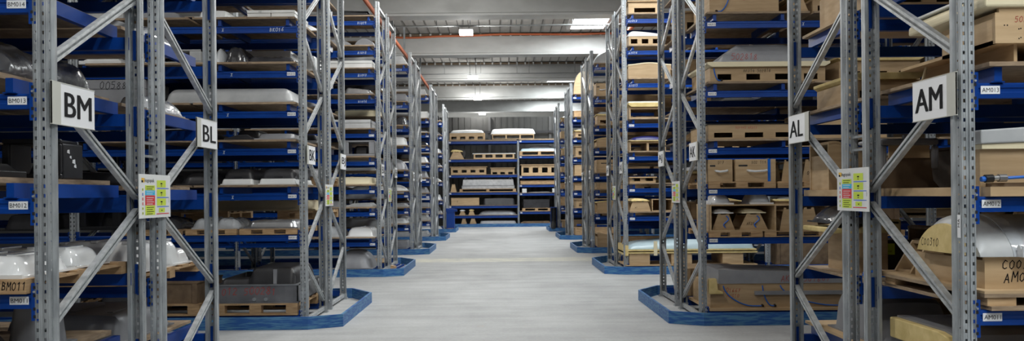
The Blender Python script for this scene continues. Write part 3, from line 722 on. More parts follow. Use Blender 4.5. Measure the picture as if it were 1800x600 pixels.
# ---- building
mb = MB(); mb.box(-14, 14, -6, 56, -.2, 0, 'floor'); struct(mb.build('floor'))
HR, HB = 7.15, 6.38
mb = MB(); mb.box(-14, 14, -6, 22.6, HR, HR+.15, 'roof')
SKY = [(2.35, 3.45, 23.3, 27.6), (2.3, 3.75, 36.2, 40.6), (2.3, 3.75, 43.6, 47.4), (2.3, 3.75, 10.4, 14.6), (2.3, 3.75, -2.5, 1.8)]  # third skylight is an unseen addition behind the beams, brightening the far ceiling
mb = MB()
ys = [-6, 56]; 
hole_y = sorted([(a, b, c, d) for a, b, c, d in SKY], key=lambda t: t[2])
y = -6
for (x0, x1, a, b) in hole_y:
    mb.box(-14, 14, y, a, HR, HR+.15, 'roof'); mb.box(-14, x0, a, b, HR, HR+.15, 'roof'); mb.box(x1, 14, a, b, HR, HR+.15, 'roof'); y = b
mb.box(-14, 14, y, 56, HR, HR+.15, 'roof')
k = -40
while k < 40:
    x = k*.345; xx = (x, x+.018)
    y = -6
    for (x0, x1, a, b) in hole_y:
        mb.box(*xx, y, a, HR-.03, HR, 'roof_seam')
        if not (x+.05 > x0-.02 and x < x1+.02): mb.box(*xx, a, b, HR-.03, HR, 'roof_seam')
        y = b
    mb.box(*xx, y, 56, HR-.03, HR, 'roof_seam'); k += 1
struct(mb.build('ceiling'))
for i, (x0, x1, a, b) in enumerate(SKY):
    mb = MB(); mb.box(x0, x1, a, b, HR+.02, HR+.05, 'sky_pane'); struct(mb.build(f'window_{i+1}'))
    mb = MB()
    for xa, xb, ya, yb in ((x0-.12, x0, a-.1, b+.1), (x1, x1+.12, a-.1, b+.1), (x0, x1, a-.1, a), (x0, x1, b, b+.1)):
        mb.box(xa, xb, ya, yb, HR-.10, HR+.05, 'beam_paint')
    struct(mb.build(f'trim_{20+i}'))
BY = [-3.7, 2.8, 9.3, 15.8, 22.3, 28.6, 34.9, 41.7, 48.3, 54.6]
for i, y in enumerate(BY):
    mb = MB()
    mb.prism([(y, HB+.09), (y+.5, HB+.09), (y+.55, HB+.05), (y+.55, HB), (y-.05, HB), (y-.05, HB+.05)], 'x', -14, 14, 'beam_paint')
    mb.prism([(y, HB+.09), (y+.5, HB+.09), (y+.38, HR-.1), (y+.12, HR-.1)], 'x', -14, 14, 'beam_paint')
    mb.box(-14, 14, y+.0, y+.5, HR-.1, HR-.036, 'fringe')
    for k in range(80):
        x = -13.8+k*.345; mb.box(x, x+.06, y-.02, y+.0, HR-.12, HR-.03, 'beam_paint')
    struct(mb.build(f'trim_{i+1}'))
mb = MB(); mb.box(-14, 14, 55.3, 55.5, 0, HR, 'dark_wall')
for k in range(-27, 28): mb.box(k*.5, k*.5+.04, 55.28, 55.3, 0, HR, 'dark_wall')
struct(mb.build('wall_far'))
mb = MB(); mb.box(-14, 14, 41.62, 41.68, 0, 5.45, 'dark_wall')
for k in range(-45, 46): mb.box(k*.3, k*.3+.02, 41.60, 41.62, 0, 5.45, 'dark_wall')
struct(mb.build('wall_back'))
for i, x in enumerate((-3.64, -.62, 2.42, 5.46)):
    mb = MB(); mb.box(x, x+.12, 41.5, 41.6, 0, 5.45, 'side_wall'); struct(mb.build(f'trim_{30+i}'))
mb = MB(); mb.box(-14, 14, 41.44, 41.5, 4.62, 4.74, 'hole'); struct(mb.build('trim_40'))
for n, x0, x1 in (('wall_left', -14.2, -14), ('wall_right', 14, 14.2)):
    mb = MB(); mb.box(x0, x1, -6, 56, 0, HR, 'side_wall'); struct(mb.build(n))
mb = MB(); mb.box(-14, 14, -6.2, -6, 0, HR, 'side_wall'); struct(mb.build('wall_front'))

# cable runs, pipes
def cable_run(y, z, x0, x1, label, rods):
    t = thing('cable_conduit', label, 'conduit', (0, y, z), 0, 'cable conduits under the roof')
    mb = MB(); mb.tube([(x0, 0, 0), (x1, 0, 0)], .022, 'conduit', 8); mb.box(x0, x1, .04, .08, -.012, .012, 'conduit'); mb.build('conduit', t)
    for x in rods:
        mb = MB(); mb.tube([(x, 0, 0), (x, 0, HR-z-.04)], .012, 'conduit', 6); mb.build('hanger_rod', t)
cable_run(25.0, 6.66, -6, 6, 'grey conduit hanging crosswise above the nearest visible ceiling lamp', [-5, -3.4, -1.9, -1.1, 0.5, 2.2, 4])
cable_run(34.3, 6.56, -8, 8, 'grey conduit hanging crosswise above the second ceiling lamp', [-6, -4.2, -2.3, -.8, .7, 1.2, 3.1, 5])
def lamp(x, y, label, z=6.40, vis=True):
    t = thing('ceiling_lamp', label, 'lamp', (x, y, z), 0, 'ceiling lamps')
    mb = MB(); mb.box(-.2, .2, -.2, .2, .11, .14, 'beam_paint'); mb.build('housing', t, bevel=.005)
    mb = MB(); mb.box(-.2, .2, -.2, .2, 0, .11, 'lamp'); mb.build('diffuser', t)
    mb = MB(); mb.tube([(-.12, 0, .14), (-.12, 0, HR-z-.04)], .01, 'zinc', 6); mb.tube([(.12, 0, .14), (.12, 0, HR-z-.04)], .01, 'zinc', 6); mb.build('hanger', t)
def area(x, y, z, p, sx=.5, sy=.7, col=(1, .985, .95), up=False):
    l = bpy.data.lights.new('area', 'AREA'); l.shape = 'RECTANGLE'; l.size = sx; l.size_y = sy; l.energy = p; l.color = col
    o = bpy.data.objects.new('area_light', l); COL.objects.link(o); o.location = (x, y, z)
    if up: o.rotation_euler = (PI, 0, 0)
def bulb(x, y, z, p):
    l = bpy.data.lights.new('bulb', 'POINT'); l.shadow_soft_size = .12; l.energy = p; l.color = (1, .985, .95)
    o = bpy.data.objects.new('lamp_glow', l); COL.objects.link(o); o.location = (x, y, z)
def light(x, y, k, z=6.4):
    area(x, y, z-.015, DOWN*k, .36, .36); bulb(x, y, z-.22, GLOW*k)
DOWN, GLOW = 30, 178
for i, (x, y, lab) in enumerate([(-1.01, 25.0, 'white ceiling lamp nearest the camera, hung by the first visible beam'), (-1.10, 33.6, 'white ceiling lamp, middle one of the three above the aisle'), (-1.12, 41.1, 'white ceiling lamp, farthest of the three above the aisle')]):
    z = {25.0: 6.4, 33.6: 6.26, 41.1: 6.27}[y]
    lamp(x, y, lab, z); light(x, y, {25.0: 1.2, 33.6: .75, 41.1: .8}[y], z); area(x, y, z-.02, {25.0: 10, 33.6: 190, 41.1: 60}[y], .36, .36)
lamp(-1.1, 50.0, 'white ceiling lamp behind the last roof beams'); light(-1.1, 50, 2.5)  # extra lamp beyond the visible three, added to brighten the far end
for y in (-3.0, 2.0, 6.5, 11.0, 15.0, 19.8):
    lamp(-1.12, y, 'white ceiling lamp over the main aisle, nearer than the visible ones', 6.4)
    light(-1.12, y, {-3.0: .7, 2.0: .75, 15.0: .75, 19.8: .45}.get(y, 1.0)); area(-1.12, y, 6.383, {15.0: 25, 19.8: 50}.get(y, 5), .36, .36)
# lamps over the cross aisles
CR = [(-3.6, .3), (1.6, .32), (8.35, .34), (14.25, .10), (20.3, .08), (26.4, .08), (33, .08)]
for y, k in CR:
    for x in (-6.4, 6.4):
        lamp(x, y, f'white ceiling lamp over a cross aisle beside the racks'); light(x, y, k)
for i, (x0, x1, a, b) in enumerate(SKY):
    area((x0+x1)/2, (a+b)/2, HR+.01, 650 if a > 30 else 420, x1-x0, b-a, (.93, .98, 1))
w = bpy.data.worlds.new('world'); SC.world = w; w.use_nodes = True; w.node_tree.nodes['Background'].inputs[0].default_value = (.8, .9, 1, 1); w.node_tree.nodes['Background'].inputs[1].default_value = .3

def curve_pts(pts, n=6):
    out = []
    for i in range(len(pts)-1):
        p0, p1, p2, p3 = [Vector(pts[max(0, min(len(pts)-1, i+k))]) for k in (-1, 0, 1, 2)]
        for k in range(n):
            t = k/n; out.append(.5*((2*p1)+(p2-p0)*t+(2*p0-5*p1+4*p2-p3)*t*t+(3*p1-p0-3*p2+p3)*t**3))
    out.append(Vector(pts[-1])); return out
mb = MB(); mb.tube(curve_pts([(-3.25, 12, 6.27), (-3.22, 18, 6.25), (-3.2, 24, 6.27), (-3.15, 30, 6.28), (-3.15, 40, 6.28)]), .055, 'orange', 10)
for y in (14, 17.5, 21, 24.5, 27.5, 31, 33, 37): mb.box(-3.2, -3.14, y, y+.05, 6.33, HR-.001, 'zinc')
tag(mb.build('sprinkler_pipe'), 'orange pipe running lengthwise above the left racks', 'pipe')
mb = MB(); mb.tube(curve_pts([(-4, 28.3, 6.98), (-3, 28.3, 6.94), (-2, 28.3, 6.98), (-1, 28.3, 6.99), (0, 28.3, 7.03), (1.5, 28.3, 7.02), (2.6, 28.3, 7.01), (3.6, 28.3, 7.03), (5, 28.3, 7.02)]), .035, 'orange', 8)
tag(mb.build('orange_conduit'), 'thin orange pipe crossing along the top of the second visible roof beam', 'pipe')
mb = MB(); mb.tube([(3.75, 14, 6.27), (3.75, 27.6, 6.27)], .06, 'orange', 10)
for y in (15, 18, 21, 24): mb.box(3.72, 3.78, y, y+.04, 6.32, HR-.001, 'zinc')
tag(mb.build('sprinkler_pipe'), 'orange pipe running lengthwise above the right racks by the skylight', 'pipe')

# ---- rack signs
def sign(txt, s, y, z=2.065):
    """board on the aisle face of a rack post, read from the aisle"""
    x = s*(EDGE[s]-.02); w, h = .45, .22
    mb = MB(); mb.box(x-.004, x+.004, y, y+w, z-h/2, z+h/2, 'paper'); xf = x-s*.0045
    mb.box(x-.005, x+.0052, y, y+.085, z-h/2, z+h/2, 'strip')
    mb.box(x-.0055, x+.0055, y-.004, y+w+.004, z-h/2-.004, z-h/2, 'strip'); mb.box(x-.0055, x+.0055, y-.004, y+w+.004, z+h/2, z+h/2+.004, 'strip')
    for k in range(4):
        dx = (k-1.5)*.0032
        if s < 0: mb.print_text(txt, (xf+.001+k*.0002, y+.125+dx, z-.066), (0, 1, 0), (0, 0, 1), .285, .132, 'ink')
        else: mb.print_text(txt, (xf-.001-k*.0002, y+w-.035+dx, z-.066), (0, -1, 0), (0, 0, 1), .285, .132, 'ink')
    o = mb.build('rack_sign', None)
    for v in o.data.vertices: v.co.y -= y; v.co.z -= z-h/2; v.co.x -= x
    o.location = (x, y, z-h/2)
    tag(o, f'white rack sign reading {txt} on the post of the {"left" if s < 0 else "right"} racks', 'sign', 'rack letter signs')
for s in (-1, 1):
    for i, (a, b) in enumerate(NAMES[s][:5]):
        sign(a, s, YS[i]+.01); sign(b, s, YS[i]+1.41+.66)
def info_board(s, y, label):
    x = s*(EDGE[s]-.022); w, h = .5, .29; z = 1.57
    mb = MB(); mb.box(-.003, .003, 0, w, -h/2, h/2, 'white'); q_ = -s*.0035
    def rect(u0, u1, v0, v1, m, k=0):    # u along reading direction 0..w, v up 0..h
        a, b = (u0, u1) if s < 0 else (w-u1, w-u0); xx = q_-s*.0004*(k+1)
        mb.face([(xx, a, v0-h/2), (xx, b, v0-h/2), (xx, b, v1-h/2), (xx, a, v1-h/2)], m)
    def txt(t, u, v, ww, hh, m, k=2):
        o = (q_-s*.0004*(k+1), u if s < 0 else w-u, v-h/2); mb.print_text(t, o, (0, 1 if s < 0 else -1, 0), (0, 0, 1), ww, hh, m)
    rect(.03, .055, .25, .265, 'logo_yellow'); rect(.03, .055, .235, .249, 'ink'); rect(.058, .075, .235, .265, 'logo_yellow')
    txt('logopak', .08, .232, .15, .03, 'ink')
    for c, (v0, v1) in zip(('lime', 'cyan', 'red', 'lime'), ((.185, .217), (.152, .183), (.085, .15), (.02, .083))):
        rect(.085, .24, v0, v1, c)
        k = int((v1-v0)/.014)
        for j in range(k): rect(.105, .2+.02*((j*7) % 2), v0+.006+j*.014, v0+.010+j*.014, 'white' if c in ('red', 'cyan') else 'ink', 1)
    for j, c in enumerate(('lime', 'lime', 'red', 'red', 'line_blue', 'lime')): rect(.04, .058, .025+j*.031, .042+j*.031, c); rect(.046, .052, .03+j*.031, .037+j*.031, 'ink' if c == 'lime' else 'white', 1)
    for j in range(4):
        v = .205-j*.062
        if j < 3: rect(.27, .42, v, v+.048, 'lime'); rect(.33, .36, v+.02, v+.03, 'ink', 1); rect(.335, .355, v+.008, v+.013, 'ink', 1)
        else: rect(.30, .40, v+.015, v+.045, 'lime'); rect(.34, .36, v+.025, v+.032, 'ink', 1)
        if j < 3: rect(.27, .47, v-.010, v-.005, 'line_blue')
    rect(.26, .47, .022, .028, 'red'); rect(.47, .473, .1, .13, 'ink')
    o = mb.build('info_board', None, (x, y, z))
    mb2 = MB(); mb2.tube([(0, w*.49, h/2-.02), (.0, w*.47, h/2+.1), (-s*.0, w*.45, h/2+.17)], .002, 'zinc', 5)
    mb2.build('hanging_wire', o); tag(o, label, 'notice board', 'coloured notice boards')
    mb = MB(); mb.box(-.012, .012, 0, .218, -.008, .008, 'zinc'); mb.box(-.012, .012, 0, .218, .08, .096, 'zinc'); mb.box(-.02, .02, .0, .01, -.02, .11, 'zinc'); mb.box(-.02, .02, .208, .218, -.02, .11, 'zinc')
    o = mb.build('row_spacer', None, (s*(EDGE[s]+UW/2), y+.148, z+.27))
    o['label'] = f'galvanised spacer joining the back to back posts above the {label.split(" notice")[0].split("coloured ")[-1]} notice'
    o['category'] = 'spacer'; o['group'] = 'galvanised row spacers'
PLC = ['nearest', 'second', 'third', 'fourth']
for s in (-1, 1):
    for i in range(3):
        info_board(s, YS[i]+1.04, f'coloured {"left" if s < 0 else "right"} {PLC[i]} notice board wired to the rack posts at eye level')
# narrow vertical AM tag on the right front post, AL tag behind
def vtag(txt, x, y, z, label):
    mb = MB(); mb.box(-.0005, .0005, 0, .03, 0, .12, 'paper'); mb.print_text(txt, (-.0015, .006, .10), (0, 0, -1), (0, 1, 0), .045, .018, 'ink')
    o = mb.build('post_tag', None, (x, y, z)); tag(o, label, 'tag')
vtag('AM', EDGE[1]-.0035, YS[0]+.012, 1.31, 'small white vertical tag reading AM on the right front post')
vtag('AL', EDGE[1]-.0035, YS[0]+1.41+1.12, 1.30, 'small white vertical tag on the post below the AL sign')
# ------------------------------------------------------------------ boards
two = [(.10, 1.33), (1.38, 2.62)]; four = two+[(2.87, 4.10), (4.15, 5.40)]
for c, e in (('BM', .24), ('BL', .24), ('AM', .13), ('AL', .13)):
    for i in range(1, len(LV[c])+1):
        if c in ('BM', 'BL') and i == 2: continue
        boards(c, i, [(e if not (i == 2 and c[0] == 'B') else .14, 1.25), (1.3, 2.62)], col='board' if c[0] == 'B' else ('ply' if i % 2 else 'board'), th=.03 if c == 'BM' else .05 if (c[0] == 'A' and i == 3) else .022)
for i in range(2, 9): boards('BK', i, [(.10, 1.33), (1.38, 2.62), (2.87, 4.10), (4.15, 5.40)], txt={2: '01616|BK012', 4: None, 5: '15|BK014', 6: '0113|17|BK016'}.get(i), th=.024)
for i in range(3, 9): boards('BJ', i, [(.10, 1.33), (1.38, 2.62), (2.87, 5.40)])
for i in range(3, 7): boards('AK', i, [(.10, 1.33), (1.38, 2.62), (2.87, 5.40)], th=.024)
for i in range(1, 9): boards('AJ', i, [(.10, 1.33), (1.38, 2.62), (2.87, 5.40)])
for i in range(1, 10): boards('BI', i, two+[(2.87, 5.4)], th=.024)
for i in range(1, 8): boards('AI', i, two+[(2.87, 5.4)], th=.024)
for c in ('BG', 'BE', 'BC', 'AG', 'AE', 'AC', 'BH', 'BF', 'AH', 'AF'):
    for i in range(1, len(LV[c])+1): boards(c, i, two if c[1] not in 'HF' else two[:1], th=.026)
# ------------------------------------------------------------------ left: BM rack
def B(code, idx, *a, **k): return put(code, idx, *a, **k)
def at_u(code, idx, kind, u0, u1, h, col, desc, y=.1, d=.9, ref=None, lift=0, rz=0, **k):
    r = RK[code]; s = r['s']; x0 = s*(r['E']+u0); x1 = s*(r['E']+u1); Z = surf(code, idx)+lift+.0005
    lab = f'{desc}, {ORD[idx]}{" up" if idx else ""}, {ROW[code]}' if ref is None else f'{desc}, {ref}'
    k.setdefault('seed', int(u0*70+idx*13+ord(code[1])*5) % 997)
    return item(kind, abs(x1-x0), d, h, col, lab, ((x0+x1)/2, r['Y0']+y+d/2, Z), rz, **k)
at_u('BM', 4, 'wrap', .26, 1.2, .19, 'dark_film', 'dark plastic wrapped bulky mould', .05, 1.0, 'above the BM013 tag', det=2)
at_u('BM', 5, 'wrap', .42, .75, .11, 'film', 'clear film bundle at the back corner', .75, .35, 'above the BM014 tag')
at_u('BM', 5, 'tray', .30, .62, .13, 'cream', 'cream rimmed moulded part', .3, .4, 'above the BM014 tag')
at_u('BM', 3, 'frame', .25, .60, .24, 'dark', 'dark upright framed shell with torn white sticker', .6, .27, 'above the BM012 tag', det=2, sticker=True)
at_u('BM', 3, 'dome', .64, 1.2, .20, 'grey', 'dark grey domed shell', .45, .5, 'behind the BM012 tag', det=2)
at_u('BM', 3, 'flat', .30, .90, .08, 'dark', 'low black panel marked 12 in red', .04, .3, 'on the front edge above the BM012 tag')
# BM011 : timber frame pallet carrying glossy white trays
PB = pallet(1.1, 1.18, 'pale timber pallet under glossy white trays, above the BM011 tag', (-(2.36+.10+.55), YS[0]+.56, base_z('BM', 2)), h=.075)
SURF[('BM', 2)] = base_z('BM', 2)+.075
mb = MB(); mb.hand('BM011', (0, 0, 0), (1, 0, 0), (0, 0, 1), .042, 'ink', .1, sx=.8)
mo = mb.build('pencil_mark', PB, (-2.585-PB.location.x, YS[0]-.0315-PB.location.y, .02)); mo['label'] = 'handwritten BM011'
at_u('BM', 2, 'tray', .14, .80, .115, 'gloss_white', 'glossy white rounded tray mould', .02, .55, 'above the BM011 tag', det=2, r=.07)
at_u('BM', 2, 'tray', .16, .8, .12, 'gloss_white', 'second glossy white tray mould behind the first', .60, .42, 'above the BM011 tag', det=2, r=.08)
at_u('BM', 2, 'tray', .83, 1.2, .26, 'pale_grey', 'pale grey tapered mould', .3, .5, 'left of the glossy white trays')
at_u('BM', 1, 'tray', .26, .55, .30, 'grey', 'grey stepped block mould', .45, .35, 'below the BM011 tag', det=2, r=.05)
at_u('BM', 1, 'tray', .58, 1.2, .12, 'grey', 'low grey tray', .1, .6, 'lowest visible BM shelf')
at_u('BM', 6, 'box', .3, 1.1, .25, 'grey', 'grey carton', .1, .8)
# ------------------------------------------------------------------ BL
at_u('BL', 5, 'wrap', .26, .7, .12, 'film', 'clear film wrapped part', .3, .8, 'above the BL sign, upper board', det=2)
at_u('BL', 5, 'tray', .75, 1.2, .16, 'white', 'white tray mould', .3, .7)
at_u('BL', 4, 'wrap', .26, .5, .12, 'film', 'grey film wrapped mould', .42, .75, 'beside the BL sign post', det=2)
at_u('BL', 4, 'flat', 1.0, 1.25, .06, 'dark', 'dark flat mould', .1, .9)
at_u('BL', 3, 'tray', .3, .9, .10, 'dark', 'black low tray mould', .1, .9)
at_u('BL', 3, 'dome', .95, 1.9, .17, 'grey', 'dark grey domed shell', .1, .9)
pallet(.95, 1.2, 'pale timber pallet under the glossy white domed moulds', (-(2.36+.14+.475), YS[0]+1.41+.57, base_z('BL', 2)), h=.08)
SURF[('BL', 2)] = base_z('BL', 2)+.08
at_u('BL', 2, 'tray', .17, .9, .22, 'gloss_white', 'tall glossy white domed mould', .05, .55, 'on the shelf behind the BM posts', det=2, r=.14)
at_u('BL', 2, 'tray', .17, .95, .20, 'gloss_white', 'glossy white stepped mould', .62, .5, 'behind the glossy white dome', det=2, step=.4)
at_u('BL', 1, 'tray', .3, 1.2, .2, 'grey', 'grey block mould', .1, .9)
at_u('BM', 2, 'frame', 1.35, 2.4, .34, 'dark', 'large black fabric like bulky mould', .3, .6, 'behind the white trays')
# ------------------------------------------------------------------ BK  (tags 011-016)
B('BK', 6, 'box', 437, 521, .095, 'white', 'two white cartons side by side', .05, .7, 'on the BK016 shelf', n=2, txt='AR', tc='ink')
B('BK', 6, 'tray', 345, 405, .11, 'white', 'stack of white flat trays', .05, .8, 'on the BK016 shelf', r=.02)
B('BK', 6, 'tray', 240, 320, .10, 'grey', 'grey flat tray', .05, .8)
B('BK', 6, 'box', 120, 220, .14, 'pale_grey', 'pale grey carton', .1, .8)
B('BK', 5, 'wrap', 373, 394, .18, 'film', 'upright clear film bundle', .05, .5, 'on the BK015 shelf')
B('BK', 5, 'wrap', 396, 432, .21, 'dark_film', 'black rounded bundle', .05, .6, 'on the BK015 shelf beside the film bundle')
B('BK', 5, 'wrap', 434, 519, .08, 'dark_film', 'low dark wrapped parts', .05, .8, 'on the BK015 shelf')
B('BK', 5, 'frame', 255, 355, .17, 'pale_grey', 'pale grey hollow mould', .05, .8, 'on the BK015 shelf')
B('BK', 5, 'flat', 120, 215, .1, 'white', 'white flat mould', .05, .8, 'left end of the BK015 shelf')
B('BK', 4, 'tray', 285, 518, .19, 'pale_grey', 'long pale rounded bumper mould', .02, .9, 'on the BK014 shelf', det=2, bow=.03, r=.13, ribs=0)
B('BK', 4, 'box', 150, 258, .29, 'grey', 'grey flat box handwritten 00588', .02, .7, 'behind the BM posts', txt='00588', ts=.3)
B('BK', 4, 'wrap', 40, 130, .16, 'dark_film', 'dark wrapped mould', .05, .8, 'left end of the BK014 shelf')
B('BK', 3, 'flat', 395, 447, .07, 'dark', 'dark flat panel', .05, .8, 'on the BK013 shelf')
B('BK', 3, 'tray', 448, 520, .08, 'grey', 'grey shallow tray', .05, .8, 'on the BK013 shelf', r=.03)
B('BK', 3, 'dome', 250, 350, .16, 'dark', 'dark domed mould', .05, .8, 'on the BK013 shelf')
B('BK', 3, 'tray', 60, 220, .13, 'dark', 'dark tray mould', .05, .8, 'left part of the BK013 shelf')
B('BK', 2, 'lid', 388, 446, .20, 'dark', 'black rounded shell on a white base, left one', .02, .9, 'on the BK012 shelf', det=2, col2='white')
B('BK', 2, 'lid', 454, 521, .20, 'dark', 'black rounded shell on a white base, right one', .02, .9, 'on the BK012 shelf', det=2, col2='white')
B('BK', 2, 'dome', 310, 380, .17, 'dark', 'black low domed shell', .05, .9, 'on the BK012 shelf', det=2)
B('BK', 2, 'tray', 200, 290, .15, 'dark', 'black tray mould', .05, .9, 'on the BK012 shelf')
B('BK', 2, 'frame', 60, 140, .2, 'grey', 'grey hollow mould', .05, .9, 'left part of the BK012 shelf')
for px0, px1, n in ((420, 527, 'right'), (325, 415, 'middle'), (215, 315, 'left')):
    r = RK['BK']; x0, x1 = clampx('BK', P(px0, 342, r['Y0'])[0], P(px1, 342, r['Y0'])[0])
    pallet(x1-x0, 1.1, f'thin wooden pallet on the BK011 shelf, {n} of three', ((x0+x1)/2, r['Y0']+.55, base_z('BK', 1)), h=.07)
SURF[('BK', 1)] = base_z('BK', 1)+.07
B('BK', 1, 'tray', 428, 524, .095, 'silver', 'silver rounded tray', .05, .7, 'on the BK011 shelf', det=2, r=.05, bow=0)
B('BK', 1, 'wrap', 376, 420, .12, 'film', 'clear film wrapped lumpy mould', .05, .7, 'on the BK011 shelf', det=2)
B('BK', 1, 'wrap', 336, 373, .13, 'film', 'clear film wrapped small parts', .05, .7, 'on the BK011 shelf')
B('BK', 1, 'wrap', 240, 312, .14, 'dark_film', 'dark film wrapped mould', .05, .7, 'on the BK011 shelf')
B('BK', 1, 'frame', 100, 210, .33, 'black', 'large black bulky mould', .05, .9, 'on the BK011 shelf behind the BM posts', det=2)
B('BK', 1, 'tray', 0, 90, .2, 'dark', 'dark mould', .05, .9, 'left part of the BK011 shelf')
def fpal(code, px0, px1, lab, h=.144, d=1.15, y=-.02):
    r = RK[code]; x0, x1 = clampx(code, P(px0, 342, r['Y0']+y)[0], P(px1, 342, r['Y0']+y)[0])
    pallet(x1-x0, d, lab, ((x0+x1)/2, r['Y0']+y+d/2, base_z(code, 0)), h=h); SURF[(code, 0)] = base_z(code, 0)+h
fpal('BK', 372, 527, 'grey worn wooden pallet under the steel tray at the floor')
fpal('BK', 160, 348, 'wooden pallet at floor level under the grey crate')
fpal('BK', 30, 140, 'wooden pallet at floor level behind the BM post')
B('BK', 0, 'metal', 376, 524, .50, 'dark', 'grey steel tray with bolts holding a black mould', .0, 1.1, 'on the floor pallet', det=2, txt='012 500281')
B('BK', 0, 'crate', 255, 345, .26, 'brown', 'weathered grey brown wooden crate', .02, .9, 'on the floor pallet left of the steel tray')
B('BK', 0, 'tray', 168, 250, .22, 'dark', 'dark low mould', .02, .9, 'on the floor pallet beside the weathered crate')
B('BK', 0, 'tray', 40, 130, .3, 'dark', 'dark mould', .02, .9, 'on the floor pallet behind the BM post')
B('BK', 7, 'tray', 400, 515, .2, 'grey', 'grey tray mould', .1, .8); B('BK', 7, 'tray', 250, 370, .2, 'white', 'white tray mould', .1, .8)
# BJ : seen between and beyond BK
for i in (1, 2):
    for px0, px1, n in ((487, 589, 'right'), (300, 400, 'left')):
        r = RK['BJ']; x0, x1 = clampx('BJ', P(px0, 342, r['Y0'])[0], P(px1, 342, r['Y0'])[0])
        pallet(x1-x0, 1.15, f'wooden pallet, {ORD[i]} up, BJ rack, {n} one', ((x0+x1)/2, r['Y0']+.58, base_z('BJ', i)), h=.12)
    SURF[('BJ', i)] = base_z('BJ', i)+.12
def fill(code, idxs, palette, n=(1, 2), bay=(.14, 2.6), maxh=.28, seed=1, det=0, y=.05, d=(.6, .95), near=True):
    rs = random.Random(seed); r = RK[code]
    for ix in [i for i in idxs if i-r['off'] < len(r['z'])]:
        if ix-r['off']+1 < len(r['z']): room = r['z'][ix-r['off']+1]-surf(code, ix)
        else: room = .55
        k = rs.randint(*n); a, b = bay; cuts = [a]+sorted(rs.uniform(a+.35, b-.35) for _ in range(k-1))+[b]
        for j in range(k):
            u0, u1 = cuts[j], cuts[j+1]-.06
            if u1-u0 < .25: continue
            kind, col, nm, kw = rs.choice(palette); hmax = min(room-.04, .42); h = hmax*rs.uniform(.45, .92)
            if kind in ('tray', 'flat', 'bumper', 'wrap') : h = min(h, .24)
            if h < .05: continue
            kw = dict(kw)
            if kind == 'ply' and h < .16: kw.update(foam=0, top=0)
            if kind in ('ply', 'wave', 'crate', 'handle') and rs.random() < .3: kw['txt'] = rs.choice(['502811', 'AK04', '50183', 'C0485', '500 72'])
            dd = rs.uniform(*d)
            pass
            at_u(code, ix, kind, u0+.01, u1, h, col, f'{nm}', y+rs.uniform(0, .05), dd, ref=f'{ORD[ix]}{" up" if ix else ""}, {ROW[code]}, {"beside the aisle" if u0 < .6 else "farther from the aisle" if u0 < 2.7 else "in the outer bay"}', det=det, **kw)
LP = [('tray', 'white', 'white moulded tray', {}), ('tray', 'pale_grey', 'pale grey moulded tray', {}), ('wrap', 'film', 'film wrapped mould', {}), ('dome', 'grey', 'grey domed mould', {}),
      ('tray', 'grey', 'grey moulded tray', dict(rec=.03)), ('lid', 'dark', 'dark lidded shell', {}), ('box', 'white', 'white carton', {}), ('frame', 'grey', 'grey hollow mould', {}),
      ('tray', 'dark', 'dark moulded tray', {}), ('bumper', 'white', 'white bumper mould', {}), ('flat', 'pale_grey', 'pale grey flat panel', {}), ('wrap', 'dark_film', 'dark film wrapped mould', {}), ('tray', 'cream', 'cream moulded tray', {})]
DP = [p for p in LP if p[1] in ('grey', 'dark', 'dark_film')]+[LP[1]]
RP = [('ply', 'pale_grey', 'plywood jig with pale top', dict(foam=.04, top=.07)), ('ply', 'white', 'plywood jig with openings', dict()), ('crate', 'ply', 'plywood crate', {}), ('wave', 'ply', 'curved plywood buck', {}),
      ('stand', 'ply', 'plywood stand', {}), ('handle', 'ply', 'plywood box with handle', {}), ('ply', 'grey', 'plywood jig on yellow foam', dict(foam=.06, top=.05)), ('crate', 'pine', 'pine crate', {}), ('wave', 'foam', 'foam topped plywood buck', dict(amp=.3, ph=1))]
fill('BJ', (1, 2), LP, (2, 3), (.2, 2.6), seed=11, det=1); fill('BJ', range(3, 8), LP, (2, 3), seed=12, det=1)
fill('BJ', range(1, 8), DP, (1, 1), (2.9, 5.3), seed=13); fill('BK', (8,), LP, (2, 2), seed=14)
fill('BK', (3, 4, 5, 6), DP, (1, 1), (3.9, 5.3), seed=15)
fill('BJ', (0,), DP, (2, 2), seed=16); fill('BJ', (8,), LP, (2, 2), seed=17)
# ------------------------------------------------------------------ BI : third pair left
u = 'third left rack pair'
B('BI', 9, 'roll', 570, 655, .14, 'dark', 'dark flat sheets stacked', .05, .8, det=1)
B('BI', 8, 'arch', 626, 659, .18, 'grey', 'grey arched shell', .05, .6)
B('BI', 8, 'arch', 560, 620, .16, 'grey', 'grey arched long shell', .05, .6)
B('BI', 7, 'box', 573, 656, .145, 'white', 'long white carton', .03, .7)
B('BI', 6, 'tray', 604, 656, .15, 'silver', 'shiny silver tilted tray', .03, .7, tilt=-.3)
B('BI', 6, 'bumper', 575, 602, .11, 'white', 'white curved strip', .03, .6)
B('BI', 5, 'box', 570, 652, .17, 'pale_grey', 'pale grey box', .03, .8)
B('BI', 4, 'frame', 606, 660, .31, 'grey', 'grey hollow frame mould with dark insert', .03, .7, det=1)
B('BI', 3, 'tray', 572, 661, .15, 'cream', 'cream flat rounded tray', .03, .8, r=.05)
B('BI', 2, 'flat', 608, 655, .08, 'pale_grey', 'pale grey panel', .03, .7)
B('BI', 2, 'tray', 570, 602, .12, 'grey', 'grey tray', .03, .7)
B('BI', 1, 'tray', 606, 663, .19, 'gloss_white', 'glossy white domed tray', .03, .8, det=2, r=.15)
B('BI', 1, 'wrap', 560, 600, .2, 'film', 'film wrapped mould', .03, .8, det=1)
at_u('BI', 0, 'dome', .15, .95, .36, 'grey', 'large grey domed shell', .0, .9, 'at floor level of the third left rack pair', det=2)
